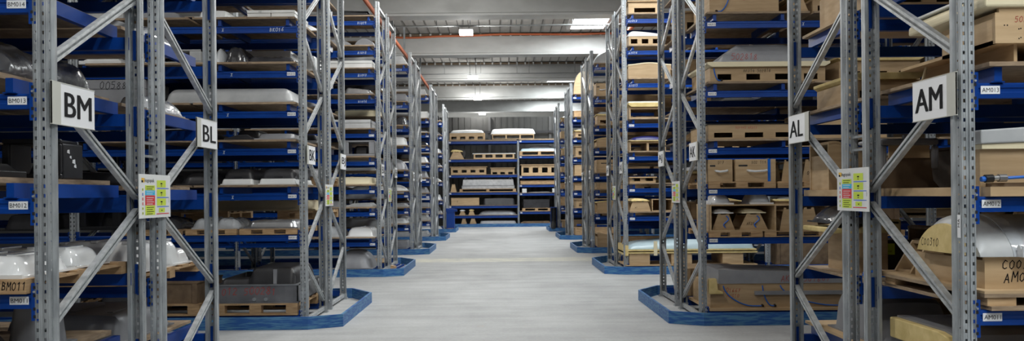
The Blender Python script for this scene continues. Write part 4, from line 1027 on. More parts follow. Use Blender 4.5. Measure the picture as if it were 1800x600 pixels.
mb = MB(); mb.box(-.5, .5, 0, 1.1, 0, .02, 'ply'); tag(mb.build('shelf_board', None, (-2.99, YS[2]+1.2+.21, .1315)), 'plywood board at floor level, third left rack pair, rear row', 'shelf board', 'wooden shelf boards')
fill('BI', range(1, 9), DP, (1, 1), (1.3, 2.6), seed=21); fill('BI', range(1, 9), DP, (1, 1), (2.9, 5.3), seed=22)
# wedge block on the guard corner of BI/BH
mb = MB(); mb.prism([(-.06, 0), (.06, 0), (.05, .15), (-.045, .17)], 'y', -.07, .07, 'pine'); tag(mb.build('wood_block', None, (-2.16, YS[2]+.35, .0)), 'short pale wooden block standing inside the third left floor guard', 'wood block')
for k in range(3):
    mb = MB(); mb.bar((-.0, -.4, .05+.02*k), (.05, .5, .05+.02*k), .04, .03, 'blue'); tag(mb.build('loose_beam', None, (-2.06-.09*k, YS[2]+1.1, .0)), f'short blue steel bar lying inside the third left floor guard, {["nearest", "middle", "farthest"][k]} to the aisle', 'steel bar', 'loose blue bars')
fill('BH', range(1, 8), LP, (1, 1), (.15, 1.3), seed=23)
fill('BG', range(0, 9), LP, (1, 2), (.14, 2.0), seed=31, det=1); fill('BF', range(1, 7), LP, (1, 1), (.15, 1.3), seed=32)
fill('BE', range(0, 10), LP, (1, 1), (.14, 1.8), seed=33); fill('BC', range(0, 8), LP, (1, 1), (.14, 1.8), seed=34)
# ------------------------------------------------------------------ right: AM rack (YS[0])
C = B
C('AM', 4, 'ply', 1712, 2000, .31, 'white', 'plywood jig with cream top and 502 writing', .0, 1.0, 'above the AM013 tag', det=2, foam=.10, fcol='cream', top=.018, shape='flat', tw=1.0, bw=.96, nh=5, h0=.0, h1=.35, hw=.42, txt='502 181', tx=.30, tz=.68, th=.17, txt2='AM01', tx2=.30, tz2=.45, th2=.17, tc2='ink') if False else None
t = thing('plywood_jig', 'large plywood jig with cream rim and 502 handwriting above the AM013 tag', 'wooden jig', (EDGE[1]+.18, YS[0]+.02, surf('AM', 4)+.0005))
mb = MB()
mb.panel(.0, 1.3, .10, .285, -.02, 0, [(.0, .02, .26, .285)], 'ply'); mb.box(0, .02, 0, .5, .10, .26, 'ply')
for x in (.12, .36, .7, 1.1): mb.box(x, x+.018, .02, .95, 0, .12, 'ply')
mb.box(.03, 1.3, .45, .468, 0, .12, 'ply'); mb.box(.0, 1.3, .0, 1.0, .10, .118, 'ply')
mb.hand('502001', (.10, -.0215, .21), (1, 0, 0), (0, 0, 1), .03, 'red_ink', .09)
mb.hand('502 181', (.19, -.0215, .185), (1, 0, 0), (0, 0, 1), .045, 'ink', .1); mb.hand('AM01', (.20, -.0215, .125), (1, 0, 0), (0, 0, 1), .045, 'ink', .1)
for x, z in ((.045, .19), (.06, .19), (.12, .17), (.13, .172), (.12, .12), (.13, .125)): mb.box(x, x+.006, -.021, -.02, z, z+.006, 'ink')
mb.build('body', t)
mb = MB(); prof = [(-.06, .285), (1.3, .285), (1.3, .37), (-.02, .37), (-.06, .33)]
mb.prism(prof, 'y', -.04, .78, 'cream'); mb.build('cream_rim', t, bevel=.012)
mb = MB(); mb.box(-.05, 1.3, -.05, .79, .371, .385, 'white'); mb.build('top_sheet', t, bevel=.004)
mb = MB(); mb.tube(curve_pts([(.06, .8, .1), (.055, .83, .03), (.08, .9, .018), (.2, .9, .015), (.3, .8, .015)]), .008, 'cream', 8); mb.build('hose', t)
t = thing('plywood_jig', 'plywood jig with long cream foam side reaching behind the AM sign', 'wooden jig', (EDGE[1]+.17, YS[0]+1.2, surf('AM', 4)+.0005))
# rear end of the jig in the AM013 shelf
mb = MB(); mb.box(.0, .9, -.03, .012, 0, .13, 'ply'); mb.build('body', t); mb = MB(); mb.prism([(-.06, .13), (.9, .13), (.9, .30), (.02, .30), (-.06, .26)], 'y', -.05, .0, 'cream'); mb.build('foam_layer', t, bevel=.01)
bpy.data.objects.remove(t.children[0]); bpy.data.objects.remove(t.children[0]); bpy.data.objects.remove(t); LABELS.pop('plywood jig with long cream foam side reaching behind the AM sign')
# AM012 shelf: pallet + long buck with grey top and blue hose
r = RK['AM']
zz = surf('AM', 3)
t = thing('plywood_buck', 'long plywood buck with grey top shell and blue air hose, above the AM012 tag', 'wooden jig', (EDGE[1]+.14, YS[0]+.08, zz+.0005))
mb = MB(); mb.box(0, 1.25, 0, .02, 0, .20, 'ply'); mb.box(0, .02, .02, .16, 0, .20, 'ply'); mb.box(.5, .52, .02, .16, 0, .2, 'ply'); mb.box(0, 1.25, .16, .18, 0, .2, 'ply'); mb.box(.03, .22, -.05, 0, 0, .02, 'brown'); mb.build('body', t)
mb = MB(); mb.prism([(-.0, .20), (1.3, .20), (1.3, .27), (0, .225)], 'y', -.02, .20, 'cream'); mb.build('cream_rim', t)
mb = MB(); mb.prism([(-.01, .226), (1.3, .272), (1.3, .375), (-.01, .30)], 'y', -.03, .21, 'pale_grey'); mb.build('top_shell', t, bevel=.008)
mb = MB(); mb.tube(curve_pts([(.10, -.06, .045), (.2, -.07, .05), (.35, -.06, .055), (.6, -.06, .04), (1.0, -.05, .03)]), .008, 'hose', 8); mb.tube([(-.03, -.06, .04), (-.01, -.06, .04)], .014, 'hose', 8); mb.build('hose', t)
mb = MB(); mb.tube([(-.01, -.06, .042), (.03, -.06, .044)], .022, 'black', 10); mb.tube([(.03, -.06, .044), (.06, -.06, .045)], .015, 'silver', 10); mb.tube([(.06, -.06, .045), (.10, -.06, .045)], .021, 'steel', 10); mb.build('coupling', t)
t = thing('moulded_part', 'grey framed shell on a flared plywood base behind the right front post', 'mould', (EDGE[1]+.52, YS[0]+1.41+.2, surf('AL', 3)+.0005))
mb = MB(); mb.prism([(-.28, 0), (.22, 0), (.17, .06), (.15, .22), (-.15, .22), (-.2, .08)], 'y', 0, .4, 'brown'); mb.build('plywood_base', t)
mb = MB(); mb.panel(-.22, .2, .14, .36, -.03, -.0, [(-.17, .15, .14, .31)], 'grey'); mb.box(-.22, .2, 0, .35, .33, .36, 'grey'); mb.build('frame', t, bevel=.02)
mb = MB(); mb.box(-.15, .14, -.012, .0, .22, .31, 'ply'); mb.box(-.05, -.02, -.03, .0, .36, .385, 'grey'); mb.build('inner_panel', t)
# AM011 : the C00310 buck
zz = surf('AM', 2)
for i, x in enumerate((.0, .2, .36, .6)):
    pass
t = thing('wooden_pallet', 'pale wooden pallet above the AM011 tag under the C00310 buck', 'pallet', (EDGE[1]+.70, YS[0]+.6, base_z('AM', 2)+.0225), 0, 'wooden pallets on the racks')
mb = MB(); mb.box(-.6, .7, -.62, .6, .045, .065, 'board'); mb.box(-.6, .7, -.62, .6, .065, .078, 'ply'); mb.build('deck', t)
for i in range(4):
    x = -.58+i*.38
    for ya in (-.61, .4): mb = MB(); mb.box(x, x+.15, ya, ya+.13, 0, .0449, 'pine'); mb.build('block', t)
zz = base_z('AM', 2)+.0225+.0785
t = thing('plywood_buck', 'C00310 plywood buck with rounded grey shell, above the AM011 tag', 'wooden jig', (EDGE[1]+.16, YS[0]+.02, zz))
mb = MB()
mb.box(.0, 1.2, .06, .08, 0, .17, 'ply'); mb.box(.0, .02, .08, .8, 0, .15, 'ply')
mb.hand('C0031.0', (.09, .0585, .105), (1, 0, 0), (0, 0, 1), .048, 'ink', .1); mb.hand('AM011', (.10, .0585, .035), (1, 0, 0), (0, 0, 1), .052, 'ink', .1)
mb.build('lower_box', t)
# grey arched shell over an arched end cheek facing the aisle
arch = lambda y_: max(0., math.sin(PI*max(0., min(1., (y_-.03)/.66))))**.6
def shell_f(x, y): return max(.004, .215*arch(y+.36)*q((x+.62+.02)/.07))
mb = MB(); mb.hf(1.24, .66, shell_f, 'pale_grey', 30, 30, cx=.58, cy=.36, z0=.171); mb.build('grey_shell', t)
mb = MB(); ar = [(.07+.58*i/20, .173+.165*math.sin(PI*i/20)**.6) for i in range(21)]
mb.prism(ar, 'x', -.062, -.046, 'foam'); mb.hand('C00310', (-.0625, .60, .205), (0, -1, 0), (0, 0, 1), .042, 'ink', .1); mb.build('end_cheek', t)
mb = MB(); mb.prism([(.28, .172), (1.2, .172), (1.2, .33), (.75, .30), (.48, .245), (.36, .235), (.28, .20)], 'y', .0, .028, 'foam'); mb.hand('C00310', (.37, -.0015, .19), (1, 0, 0), (0, 0, 1), .036, 'ink', .1); mb.build('front_cheek', t)
mb = MB(); mb.hf(.07, .67, lambda x, y: max(.004, .222*arch(y*.985+.36)), 'film', 6, 30, cx=.17, cy=.36, z0=.171); mb.build('film_wrap', t)
mb = MB(); mb.hf(.10, .05, lambda x, y: .05*(1+.5*noise.noise(Vector((x*50, y*50, 1)))), 'film', 10, 6, cx=.20, cy=.0, z0=.172); mb.build('film_knot', t)
# rear stands, hose, tag on the AM011 shelf
for k, (u, y, lab) in enumerate([(.16, .86, 'triangular plywood stand by the blue hose coil'), (.42, .88, 'triangular plywood stand beside the C00310 end cheek')]):
    t = thing('plywood_stand', lab, 'stand', (EDGE[1]+.16+u, YS[0]+y+.06, zz+.0005), 0)
    mb = MB(); mb.prism([(-.14, 0), (.14, 0), (.03, .2), (-.02, .2)], 'y', 0, .02, 'ply'); mb.prism([(-.14, 0), (.14, 0), (.03, .2), (-.02, .2)], 'y', .2, .22, 'ply'); mb.build('side_panel', t)
    mb = MB(); mb.box(-.12, .12, .021, .199, .0, .015, 'ply'); mb.box(-.02, .03, .021, .199, .18, .2, 'ply'); mb.build('shelf', t)
mb = MB()
pts = [(.11*math.cos(i*.5)*(1-.004*i), .11*math.sin(i*.5)*(1-.004*i), .009+.0012*i) for i in range(38)]
mb.tube(pts, .008, 'hose', 8); tag(mb.build('hose_coil', None, (EDGE[1]+.28, YS[0]+1.42+.15, surf('AL', 2)+.0005)), 'coiled blue air hose lying on the board behind the right rack posts', 'hose')
item('crate', .35, .3, .24, 'dark', 'black box carrying a bright yellow green paper tag', (EDGE[1]+.55, YS[0]+1.41+.75, surf('AL', 2)+.0005))
mb = MB(); mb.box(0, .17, -.001, 0, 0, .085, 'tag_green'); mb.hand('CO 112', (.01, -.0015, .055), (1, 0, 0), (0, 0, 1), .015, 'ink', .1); mb.hand('102', (.12, -.0015, .02), (1, 0, 0), (0, 0, 1), .012, 'ink', .1)
tag(mb.build('paper_tag', None, (EDGE[1]+.42, YS[0]+1.41+.58, surf('AL', 2)+.13)), 'bright yellow green paper tag stuck on the black box', 'tag')
# AM010
t = thing('plywood_buck', 'yellow edged wooden mould with a curved grey lip, lowest on the right', 'wooden jig', (EDGE[1]+.14, YS[0]+.10, surf('AM', 1)+.0005))
mb = MB(); mb.prism([(1.02, .12), (1.02, .25), (.42, .25), (.32, .235), (.26, .19), (.24, .12)], 'x', .0, .8, 'foam'); mb.build('foam_edge', t, bevel=.008)
mb = MB(); mb.prism([(1.0, .2505), (1.0, .262), (.42, .262), (.31, .247), (.245, .195), (.25, .19), (.32, .2355), (.42, .2505)], 'x', .04, .8, 'grey'); mb.build('grey_lip', t)
mb = MB()
for yy in (.35, .85): mb.box(.1, .7, yy, yy+.04, 0, .1195, 'ply')
mb.build('support', t)
at_u('AM', 5, 'crate', .2, 1.2, .3, 'ply', 'plywood crate', .1, .8, 'above the large cream rimmed jig')
at_u('AM', 4, 'ply', 1.6, 2.5, .3, 'grey', 'plywood jig with grey shell', .1, .8, det=1, foam=.04, top=.08)
# ------------------------------------------------------------------ AL
at_u('AL', 4, 'crate', .72, 1.25, .08, 'foam', 'flat cream crate marked C04865 AK04', .05, .8, 'behind the AM posts', txt='C04865 AK')
at_u('AL', 4, 'ply', .16, .66, .20, 'pale_grey', 'plywood jig with curved cream top', .25, .8, 'seen between the AL and AM posts', foam=.05, det=1)
at_u('AL', 5, 'ply', .16, .9, .3, 'cream', 'plywood jig with angled cream top', .1, .9, 'at the top between the AL posts', foam=.06, det=1)
at_u('AL', 3, 'wave', .15, .5, .36, 'ply', 'curved plywood buck', .72, .4, 'on the AL rack above the black glossy dome', det=1)
at_u('AL', 3, 'crate', .85, 1.25, .3, 'brown', 'brown plywood box', .2, .7, 'behind the right notice board')
t = thing('domed_mould', 'black glossy film wrapped dome on a yellow foam base between AL posts', 'mould', (EDGE[1]+.30, YS[0]+1.41+.75, surf('AL', 2)+.0005))
mb = MB(); mb.box(-.05, .2, -.25, .25, 0, .3, 'ply'); mb.build('stand', t)
mb = MB(); mb.prism([(-.22, .30), (.28, .30), (.28, .40), (.12, .40), (-.02, .34), (-.22, .34)], 'y', -.3, .35, 'foam'); mb.build('foam_base', t, bevel=.01)
mb = MB(); mb.hf(.46, .6, tray_fn(.46, .6, .14, r=.2, fl=0, c=.15, bow=.4, nz=.02), 'dark_film', 24, 18, cx=.03, z0=.37); mb.build('black_dome', t)
at_u('AL', 2, 'wave', .75, 1.3, .33, 'brown', 'tall brown plywood buck', .1, .6, 'behind the right notice board, lower')
at_u('AL', 1, 'tray', .2, .8, .3, 'grey', 'grey tapered mould', .1, .8, 'lowest behind the right posts')
at_u('AL', 1, 'crate', .85, 1.3, .25, 'foam', 'cream foam block', .1, .8, 'lowest behind the right posts')
# ------------------------------------------------------------------ AK
C('AK', 6, 'open', 1243, 1300, .28, 'ply', 'open plywood case', .05, .8, 'on the AK016 shelf') if False else None
C('AK', 5, 'ply', 1248, 1378, .27, 'ply', 'plywood crate with red writing and blue hose', .02, .9, 'on the AK015 shelf', det=2, nh=2, hw=.0, hose=[(-.2, -.38)], txt='502811', tx=.1, tz=.6, th=.18, tc='red_ink')
C('AK', 5, 'stand', 1385, 1425, .24, 'ply', 'trapezoid plywood stand', .05, .6, 'on the AK015 shelf', cap='cream')
C('AK', 5, 'ply', 1430, 1560, .28, 'cream', 'plywood jig with cream top', .05, .8, 'on the AK015 shelf', foam=.05, top=.05)
C('AK', 4, 'ply', 1243, 1462, .50, 'grey', 'large plywood jig with cream rim and long grey shell', .0, 1.05, 'on the AK014 shelf', det=2, nh=4, hw=.24, h0=.15, h1=.55, foam=.06, fcol='cream', top=.26, tw=.86, tcx=.05, shape='facet', txt='AK014 502818', tx=.2, tz=.66, th=.2, ttxt='502818', ttx=-.35, hose=[(-.44, -.38)], tilt=.05)
C('AK', 4, 'ply', 1475, 1640, .4, 'pale_grey', 'plywood jig with pale shell', .05, .9, 'right end of the AK014 shelf', det=1, foam=.05, top=.1)
C('AK', 3, 'ply', 1240, 1412, .19, 'black', 'low plywood tray jig with black rim and slots', .0, 1.0, 'on the AK013 shelf', det=2, nh=3, hw=.3, h0=.12, h1=.45, top=.012, shape='flat', tw=1.0, bw=.98, txt='501995 AK013', tx=.2, tz=.7, th=.16, tc='red_ink')
C('AK', 3, 'wave', 1420, 1560, .3, 'ply', 'curved plywood buck', .05, .8, 'right part of the AK013 shelf')
def pal3(code, idx, spans, h, ref, y=.0, d=1.1):
    r = RK[code]
    for j, (a, b) in enumerate(spans):
        x0, x1 = clampx(code, P(a, 342, r['Y0']+y)[0], P(b, 342, r['Y0']+y)[0])
        pallet(x1-x0, d, f'wooden pallet {ref}, {["first", "second", "third", "fourth"][j]} from the aisle', ((x0+x1)/2, r['Y0']+y+d/2, base_z(code, idx)), h=h)
    SURF[(code, idx)] = base_z(code, idx)+h
pal3('AK', 2, [(1244, 1364), (1368, 1480), (1484, 1600)], .08, 'on the AK012 shelf')
pal3('AK', 1, [(1225, 1340), (1344, 1460), (1464, 1590)], .07, 'on the AK011 shelf')
C('AK', 2, 'handle', 1243, 1288, .27, 'ply', 'worn plywood box with white handle, left one', .02, .55, 'on the AK012 shelf', det=2, txt='017')
C('AK', 2, 'handle', 1293, 1364, .27, 'ply', 'worn plywood box with white handle and blue strap', .02, .55, 'on the AK012 shelf', det=2, strap=True, txt='502 119')
C('AK', 2, 'stand', 1374, 1396, .26, 'ply', 'narrow plywood stand', .1, .5, 'on the AK012 shelf behind the AL post')
C('AK', 2, 'stand', 1411, 1442, .26, 'ply', 'plywood stand with notched top and black writing', .05, .5, 'on the AK012 shelf', txt='02119', det=1, tw=.6)
C('AK', 2, 'crate', 1450, 1560, .3, 'brown', 'brown plywood crate', .05, .8, 'right part of the AK012 shelf')
o = C('AK', 1, 'open', 1248, 1364, .325, 'ply', 'open plywood case holding two capped stands', .0, .7, 'on the AK011 shelf', det=2)
zc = surf('AK', 1)+.017
for a, b, lab, kw in ((1252, 1292, 'small plywood stand with white cap inside the open case', dict(cap='gloss_white', hose=True)), (1300, 1350, 'larger plywood stand with cream cap inside the open case', dict(cap='cream', hose=True, txt='AK011'))):
    Y = YS[1]+.04; x0, x1 = P(a, 342, Y)[0], P(b, 342, Y)[0]
    item('stand', x1-x0, .45, .27, 'ply', lab, ((x0+x1)/2, Y+.24, zc), det=1, **kw)
for a, b, h, lab in ((1250, 1290, .13, 'white domed shell on top of the open case, left one'), (1318, 1360, .16, 'white angular shell on top of the open case, right one')):
    Y = YS[1]+.05; x0, x1 = P(a, 342, Y)[0], P(b, 342, Y)[0]
    item('dome', x1-x0, .5, h, 'gloss_white', lab, ((x0+x1)/2, Y+.26, surf('AK', 1)+.3255), det=1)
C('AK', 1, 'stand', 1370, 1400, .28, 'ply', 'plywood stand', .05, .5, 'on the AK011 shelf beside the open case')
C('AK', 1, 'stand', 1404, 1440, .28, 'ply', 'plywood stand', .05, .5, 'on the AK011 shelf right of the AL post')
C('AK', 1, 'tray', 1208, 1243, .3, 'gloss_white', 'white rounded mould', .3, .6, 'on the AK011 shelf against the aisle post') if False else None
C('AK', 1, 'crate', 1455, 1580, .3, 'brown', 'brown plywood crate', .05, .8, 'right part of the AK011 shelf')
# floor level AK
r = RK['AK']
x0 = r['E']+.1; x1 = r['E']+2.73
mb = MB(); mb.box(0, x1-x0, 0, 1.15, 0, .03, 'ply'); mb.box(.1, x1-x0-.1, .1, 1.05, -.0, .0, 'ply')
tag(mb.build('shelf_board', None, (x0, r['Y0']-.02, base_z('AK', 0)+.0005)), 'long plywood board at floor level of the AK rack', 'shelf board', 'wooden shelf boards'); SURF[('AK', 0)] = base_z('AK', 0)+.0305
C('AK', 0, 'ply', 1246, 1560, .46, 'grey', 'long plywood box with grey top marked AK0R 501667', .0, 1.0, 'at floor level', det=2, nh=1, hw=.0, foam=.0, top=.17, tw=.95, tcx=.03, shape='slab', txt='501667', tx=.42, tz=.65, th=.16, tc='red_ink', txt2='AK010', tx2=.40, tz2=.42, th2=.14, hose=[(-.42, -.2), (-.2, -.13), (-.1, .3)], ttxt='AK0R 501667', ttx=-.1, bw=.98)
C('AK', 6, 'crate', 1250, 1400, .35, 'ply', 'plywood crate', .05, .8)
LB = [o for o in bpy.data.objects if str(o.get('label', '')).startswith('long plywood box with grey top')][0]
lw = (P(1560, 342, YS[1])[0]-max(P(1246, 342, YS[1])[0], EDGE[1]+.1))
mb = MB(); mb.prism([(-lw/2-.01, .17), (-lw/2+.16, .17), (-lw/2+.16, .20), (-lw/2+.1, .22), (-lw/2+.08, .36), (-lw/2-.01, .36)], 'y', -.52, -.452, 'foam'); mb.build('foam_block', LB, bevel=.01)
mb = MB(); mb.box(-lw/2+.55, lw/2-.25, -.49, -.452, .155, .2, 'grey'); mb.build('grey_strip', LB)
Y = YS[1]-.0; x0, x1 = P(1243, 342, Y)[0], P(1272, 342, Y)[0]
item('crate', .16, .3, .10, 'foam', 'yellow foam lump on the corner of the long plywood box', (x0+.07, Y+.33, surf('AK', 0)+.46), det=1) if False else None
fill('AJ', (1, 2, 3, 4, 5, 6, 7, 8), RP, (2, 2), (.14, 2.6), seed=41, det=1); fill('AJ', (1, 2, 3, 4, 5, 6), RP, (1, 2), (2.9, 5.3), seed=42); fill('AJ', (0,), RP, (2, 2), seed=43)
fill('AK', (1, 2, 3, 4, 5), RP, (1, 1), (4.2, 5.3), seed=44)
# ------------------------------------------------------------------ AI : third right pair
C('AI', 7, 'ply', 1103, 1168, .25, 'ply', 'plywood box with a wide slot', .0, .8, 'topmost of the third right rack pair', nh=1, hw=.32, h0=.1, h1=.45, det=1)
C('AI', 6, 'ply', 1101, 1168, .33, 'white', 'plywood jig draped with a white shell', .0, .8, det=2, nh=3, hw=.3, h0=.2, h1=.7, top=.15, tilt=-.4, tw=1.0)
C('AI', 5, 'wave', 1101, 1182, .28, 'cream', 'plywood box with wavy top and pencil lines', .0, .9, det=1, amp=.15, ph=2)
C('AI', 4, 'ply', 1102, 1168, .33, 'white', 'open plywood frame with yellow foam and white top', .0, .8, det=1, nh=1, hw=.46, h0=.1, h1=.8, foam=.08, top=.03, shape='flat', tw=1)
C('AI', 3, 'ply', 1102, 1174, .30, 'purple', 'plywood frame under a dark purple shell', .0, .8, det=2, nh=2, hw=.44, h0=.0, h1=.8, foam=.02, top=.09, bow=.6)
C('AI', 2, 'ply', 1103, 1155, .12, 'ply', 'shallow plywood tray with red writing', .0, .8, det=1, nh=2, hw=.3, h0=.3, h1=.8)
C('AI', 1, 'stand', 1102, 1144, .27, 'ply', 'wide plywood stand with yellow cover', .0, .7, det=2, tw=.7, cap='foam', txt='A1')
C('AI', 1, 'open', 1146, 1182, .24, 'ply', 'open plywood box', .0, .7, det=1)
x0 = P(1098, 342, YS[2])[0]; x1 = P(1330, 342, YS[2])[0]
t = thing('framed_mould', 'long pale blue shell on yellow frame and plywood stand at floor level', 'mould', (x0, YS[2]-.02, .14))
mb = MB(); Wd = x1-x0
mb.box(0, Wd, 0, 1.0, 0, .02, 'ply')
for xx in (.08, .9, 1.9): mb.box(xx, xx+.4, .02, .9, .02, .24, 'ply')
mb.build('plywood_stand', t)
mb = MB(); mb.box(0, Wd, 0, 1., .24, .27, 'foam'); mb.box(.02, Wd-.02, -.01, 1.01, .29, .32, 'foam'); mb.box(.0, .06, -.012, 1.012, .2, .4, 'foam'); mb.build('yellow_frame', t)
mb = MB(); mb.hf(Wd-.1, .95, tray_fn(Wd-.1, .95, .31, r=.3, fl=.0, c=.1, bow=.2, tilt=.4), 'pale_blue', 40, 14, cx=Wd/2, cy=.5, z0=.32); mb.build('blue_shell', t)
mb = MB(); mb.box(.55, .62, -.02, -.012, .2, .48, 'cream'); mb.build('masking_tape', t)
at_u('AI', 0, 'crate', .0+3, 4.5, .6, 'brown', 'brown plywood crate', .1, .8, 'outer bay of the third right rack pair at the floor')
fill('AI', range(1, 8), RP, (1, 1), (1.6, 2.6), seed=51); fill('AI', range(1, 7), RP, (1, 1), (2.9, 5.2), seed=52)
fill('AH', range(1, 8), RP, (1, 1), (.15, 1.3), seed=53); 
C('AG', 6, 'arch', 1036, 1075, .25, 'grey', 'grey arched shell', .0, .6) if False else None
at_u('AG', 7, 'arch', .1, 1.4, .5, 'pale_grey', 'large pale grey arched shell', .1, .7, 'on top of the fourth right rack pair', det=1)
fill('AG', range(0, 7), RP, (1, 2), (.14, 2.0), seed=61, det=1); fill('AF', range(1, 7), RP, (1, 1), (.15, 1.3), seed=62)
fill('AE', range(0, 7), RP, (1, 1), (.12, 1.7), seed=63); fill('AC', range(0, 7), RP, (1, 1), (.12, 1.7), seed=64)
# round wheel like plywood disc standing on the AE rack
r = RK['AE']; mb = MB(); n = 24
mb.prism([(.36*math.cos(PI*i/n), .78*math.sin(PI*i/n)**.8) for i in range(n+1)], 'y', 0, .25, 'ply'); mb.prism([(.38*math.cos(PI*i/n), .80*math.sin(PI*i/n)**.8) for i in range(n+1)], 'y', .05, .2, 'dark')
x = P(1012, 342, r['Y0'])[0]
tag(mb.build('round_template', None, (x+.33, r['Y0']+.1, surf('AE', 7)+.0005)), 'tall rounded plywood template on top of the fifth right rack pair', 'template')
# ------------------------------------------------------------------ end wall rack
RK['EN2']['s'] = RK['END']['s'] = 1
def E(code, idx, *a, **k):
    k.setdefault('ref', 'on the end wall rack'); return put(code, idx, *a, **k)
for c in ('END', 'EN2'):
    for i in range(1, 7):
        r = RK[c]; mb = MB(); w = 3.3; th = .06 if i == 6 else .02; mb.box(0, w, 0, 1.2, 0, th, 'board')
        o = mb.build('shelf_board', None, (r['E']+.09, RKE-.01, base_z(c, i)+.0)); SURF[(c, i)] = base_z(c, i)+th
        tag(o, f'brown shelf board, {ORD[i]} up, {"left" if c == "END" else "right"} bay of the end wall rack', 'shelf board', 'wooden shelf boards')
ro = 'top shelf of the end wall rack'
E('END', 6, 'ply', 789, 855, .50, 'white', 'plywood mould with pale top, left one', .0, 1.0, ref=ro, free=1, nh=4, hw=.3, h0=.1, h1=.5, top=.16, bow=.2, det=1)
E('EN2', 6, 'ply', 864, 942, .52, 'gloss_white', 'plywood mould with white draped top, right one', .0, 1.0, ref=ro, free=1, nh=3, hw=.45, h0=.1, h1=.75, top=.27, bow=.15, tw=1., det=1)
E('END', 5, 'stand', 791, 816, .48, 'ply', 'stepped plywood stand with foam', .0, .6, cap='foam', tw=.5)
mb = MB(); mb.prism([(.32*math.cos(2*PI*i/24), .32+.32*math.sin(2*PI*i/24)) for i in range(24)], 'y', 0, .05, 'dark'); tag(mb.build('black_disc', None, (P(806, 342, RKE)[0], RKE+.85, surf('END', 5)+.0005)), 'black round disc behind the stepped plywood stand', 'disc')
E('END', 5, 'ply', 831, 907, .27, 'white', 'long plywood jig with white top and four openings', .0, 1.0, nh=4, hw=.35, h0=.25, h1=.85, top=.03, shape='flat', tw=1., det=1)
E('END', 4, 'ply', 791, 857, .38, 'ply', 'plywood box with narrow slots', .0, 1.0, nh=4, hw=.28, h0=.25, h1=.6, det=1)
E('END', 4, 'ply', 862, 906, .32, 'ply', 'smaller plywood box with raised corners', .0, 1.0, nh=3, hw=.3, h0=.0, h1=.35, det=1)
E('END', 3, 'stand', 792, 802, .38, 'ply', 'white finned stand', .0, .5)
r = RK['END']; x0, x1 = P(808, 342, RKE)[0], P(907, 342, RKE)[0]
pallet(x1-x0, 1.1, 'wide wooden pallet under the grey metal tank', ((x0+x1)/2, RKE+.56, surf('END', 3)), h=.14)
t = thing('metal_tank', 'long grey metal tank with lifting lugs on the end wall rack', 'tank', ((x0+x1)/2+.02, RKE+.55, surf('END', 3)+.1405))
mb = MB(); mb.box(-1.28, 1.28, -.45, .45, 0, .16, 'silver'); mb.prism([(-1.25, .16), (1.25, .16), (1.22, .46), (-1.22, .46)], 'y', -.42, .42, 'silver'); mb.build('body', t, bevel=.015)
mb = MB(); mb.box(-1.28, 1.28, -.47, -.45, .14, .17, 'steel'); mb.build('flange', t)
for x in (-1.08, 1.08):
    mb = MB(); mb.tube([(x+.07*math.cos(PI*i/8), -.3, .45+.1*math.sin(PI*i/8)) for i in range(9)], .022, 'silver', 8); mb.build('lifting_lug', t)
E('END', 2, 'crate', 793, 842, .36, 'ply', 'long low plywood crate', .0, .9, txt='1')
E('END', 2, 'tray', 848, 906, .34, 'dark', 'dark low mould', .0, .9, step=.4)
E('END', 1, 'stand', 807, 818, .27, 'ply', 'small plywood stand with white cap', .0, .5, cap='white')
E('END', 1, 'stand', 823, 834, .29, 'ply', 'small plywood stand with foam cap', .0, .5, cap='foam')
E('END', 1, 'dome', 841, 908, .22, 'grey', 'long grey low dome', .0, .9, det=1)
E('END', 0, 'stand', 810, 820, .27, 'ply', 'low plywood stand, left of two', .0, .5, ref='at the foot of the end wall rack')
E('END', 0, 'stand', 825, 837, .27, 'ply', 'low plywood stand, right of two', .0, .5, ref='at the foot of the end wall rack')
E('END', 0, 'tray', 842, 908, .16, 'grey', 'grey flat tray', .0, .9, ref='at the foot of the end wall rack')
def epal(idx, a, b, lab, h=.14):
    x0, x1 = clampx('EN2', P(a, 342, RKE)[0], P(b, 342, RKE)[0]); pallet(x1-x0, 1.1, lab, ((x0+x1)/2, RKE+.56, surf('EN2', idx)), h=h); return ((x0+x1)/2, x1-x0, surf('EN2', idx)+h+.0005)
cx, wv, z = epal(5, 914, 984, 'wooden pallet under the pale blue shells at the right end', .2)
item('tray', wv*.97, .95, .15, 'pale_blue', 'pale blue shell on a pallet, right bay of end wall rack', (cx, RKE+.56, z), det=1, r=.1)
item('dome', wv*.6, .7, .15, 'grey', 'grey shell stacked on the pale blue shell', (cx+.1, RKE+.56, z+.1505), det=1)
E('EN2', 4, 'ply', 915, 985, .53, 'ply', 'plywood box with four dark windows', .0, 1.0, nh=4, hw=.3, h0=.25, h1=.72, det=1)
E('EN2', 3, 'crate', 915, 984, .16, 'pine', 'low stack of brown timber', .0, .9)
E('EN2', 2, 'box', 918, 926, .19, 'white', 'white block, left of two', .0, .5); E('EN2', 2, 'box', 971, 979, .19, 'white', 'white block, right of two', .0, .5)
E('EN2', 2, 'flat', 929, 968, .04, 'grey', 'thin grey panel', .05, .8)
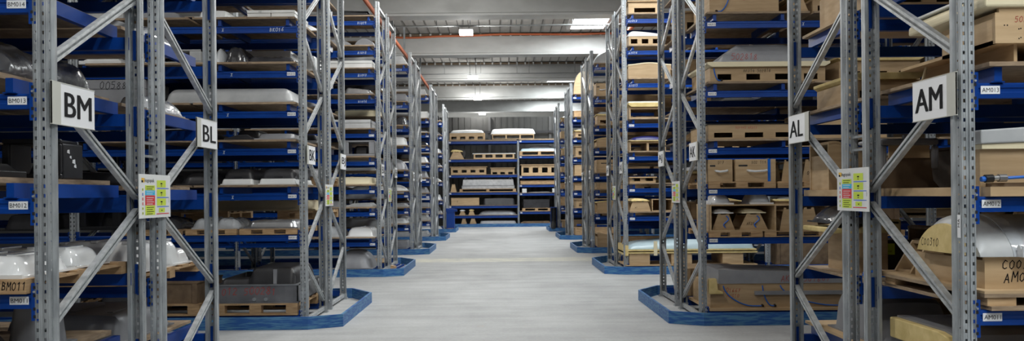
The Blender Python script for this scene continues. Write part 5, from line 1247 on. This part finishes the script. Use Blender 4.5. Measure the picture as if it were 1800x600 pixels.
cx, wv, z = epal(1, 918, 968, 'wooden pallet under the black box near the floor')
item('box', wv*.92, .9, .42, 'dark', 'black lidded box on a pallet, right bay of end wall rack', (cx, RKE+.56, z), det=1)
E('EN2', 0, 'flat', 915, 968, .12, 'brown', 'thin brown planks', .0, .8, ref='at the foot of the end wall rack right bay')
# blue cabinet and waste bag
t = thing('blue_cabinet', 'blue steel cabinet with sloping top beside the far left racks', 'cabinet', (-2.16, 34.75, 0))
mb = MB(); mb.box(-.13, .20, -.2, .2, .10, .86, 'blue'); mb.build('body', t)
mb = MB(); mb.prism([(-.15, .86), (.3, .86), (.3, .95), (-.15, 1.0)], 'y', -.22, .22, 'blue'); mb.build('top', t)
mb = MB(); mb.box(-.1, .16, -.203, -.2, .12, .17, 'pine'); mb.build('foot_plank', t)
mb = MB(); mb.box(-.1, .17, -.15, .15, 0, .1, 'blue'); mb.build('plinth', t)
t = thing('waste_bag_holder', 'black waste bag hanging in a stand beside the far right racks', 'bag', (2.185, 34.55, 0)); t.scale = (.58, .8, .98)
mb = MB(); mb.lathe([(.24, .12), (.28, .2), (.27, .5), (.26, .8), (.25, 1.0)], 0, 0, 'bag', 20); mb.face([(.24*math.cos(2*PI*i/20), .24*math.sin(2*PI*i/20), .12) for i in range(20)][::-1], 'bag'); mb.build('bag', t)
mb = MB(); mb.lathe([(.25, 1.0), (.27, 1.01), (.27, 1.03), (.24, 1.03), (.24, 1.0)], 0, 0, 'blue', 20); mb.build('ring', t)
for a in (0, PI/2, PI, 3*PI/2): mb = MB(); mb.tube([(.29*math.cos(a+.7), .29*math.sin(a+.7), 0), (.28*math.cos(a+.7), .28*math.sin(a+.7), 1.02)], .012, 'blue', 6); mb.build('leg', t)
# ------------------------------------------------------------------ render look
SC.view_settings.view_transform = 'Standard'; SC.view_settings.look = 'None'; SC.view_settings.exposure = 0.0; SC.view_settings.gamma = 1; SC.view_settings.use_curve_mapping = False
for l, n in LABELS.items():
    if len(n) > 1: print('DUPLABEL', len(n), l)
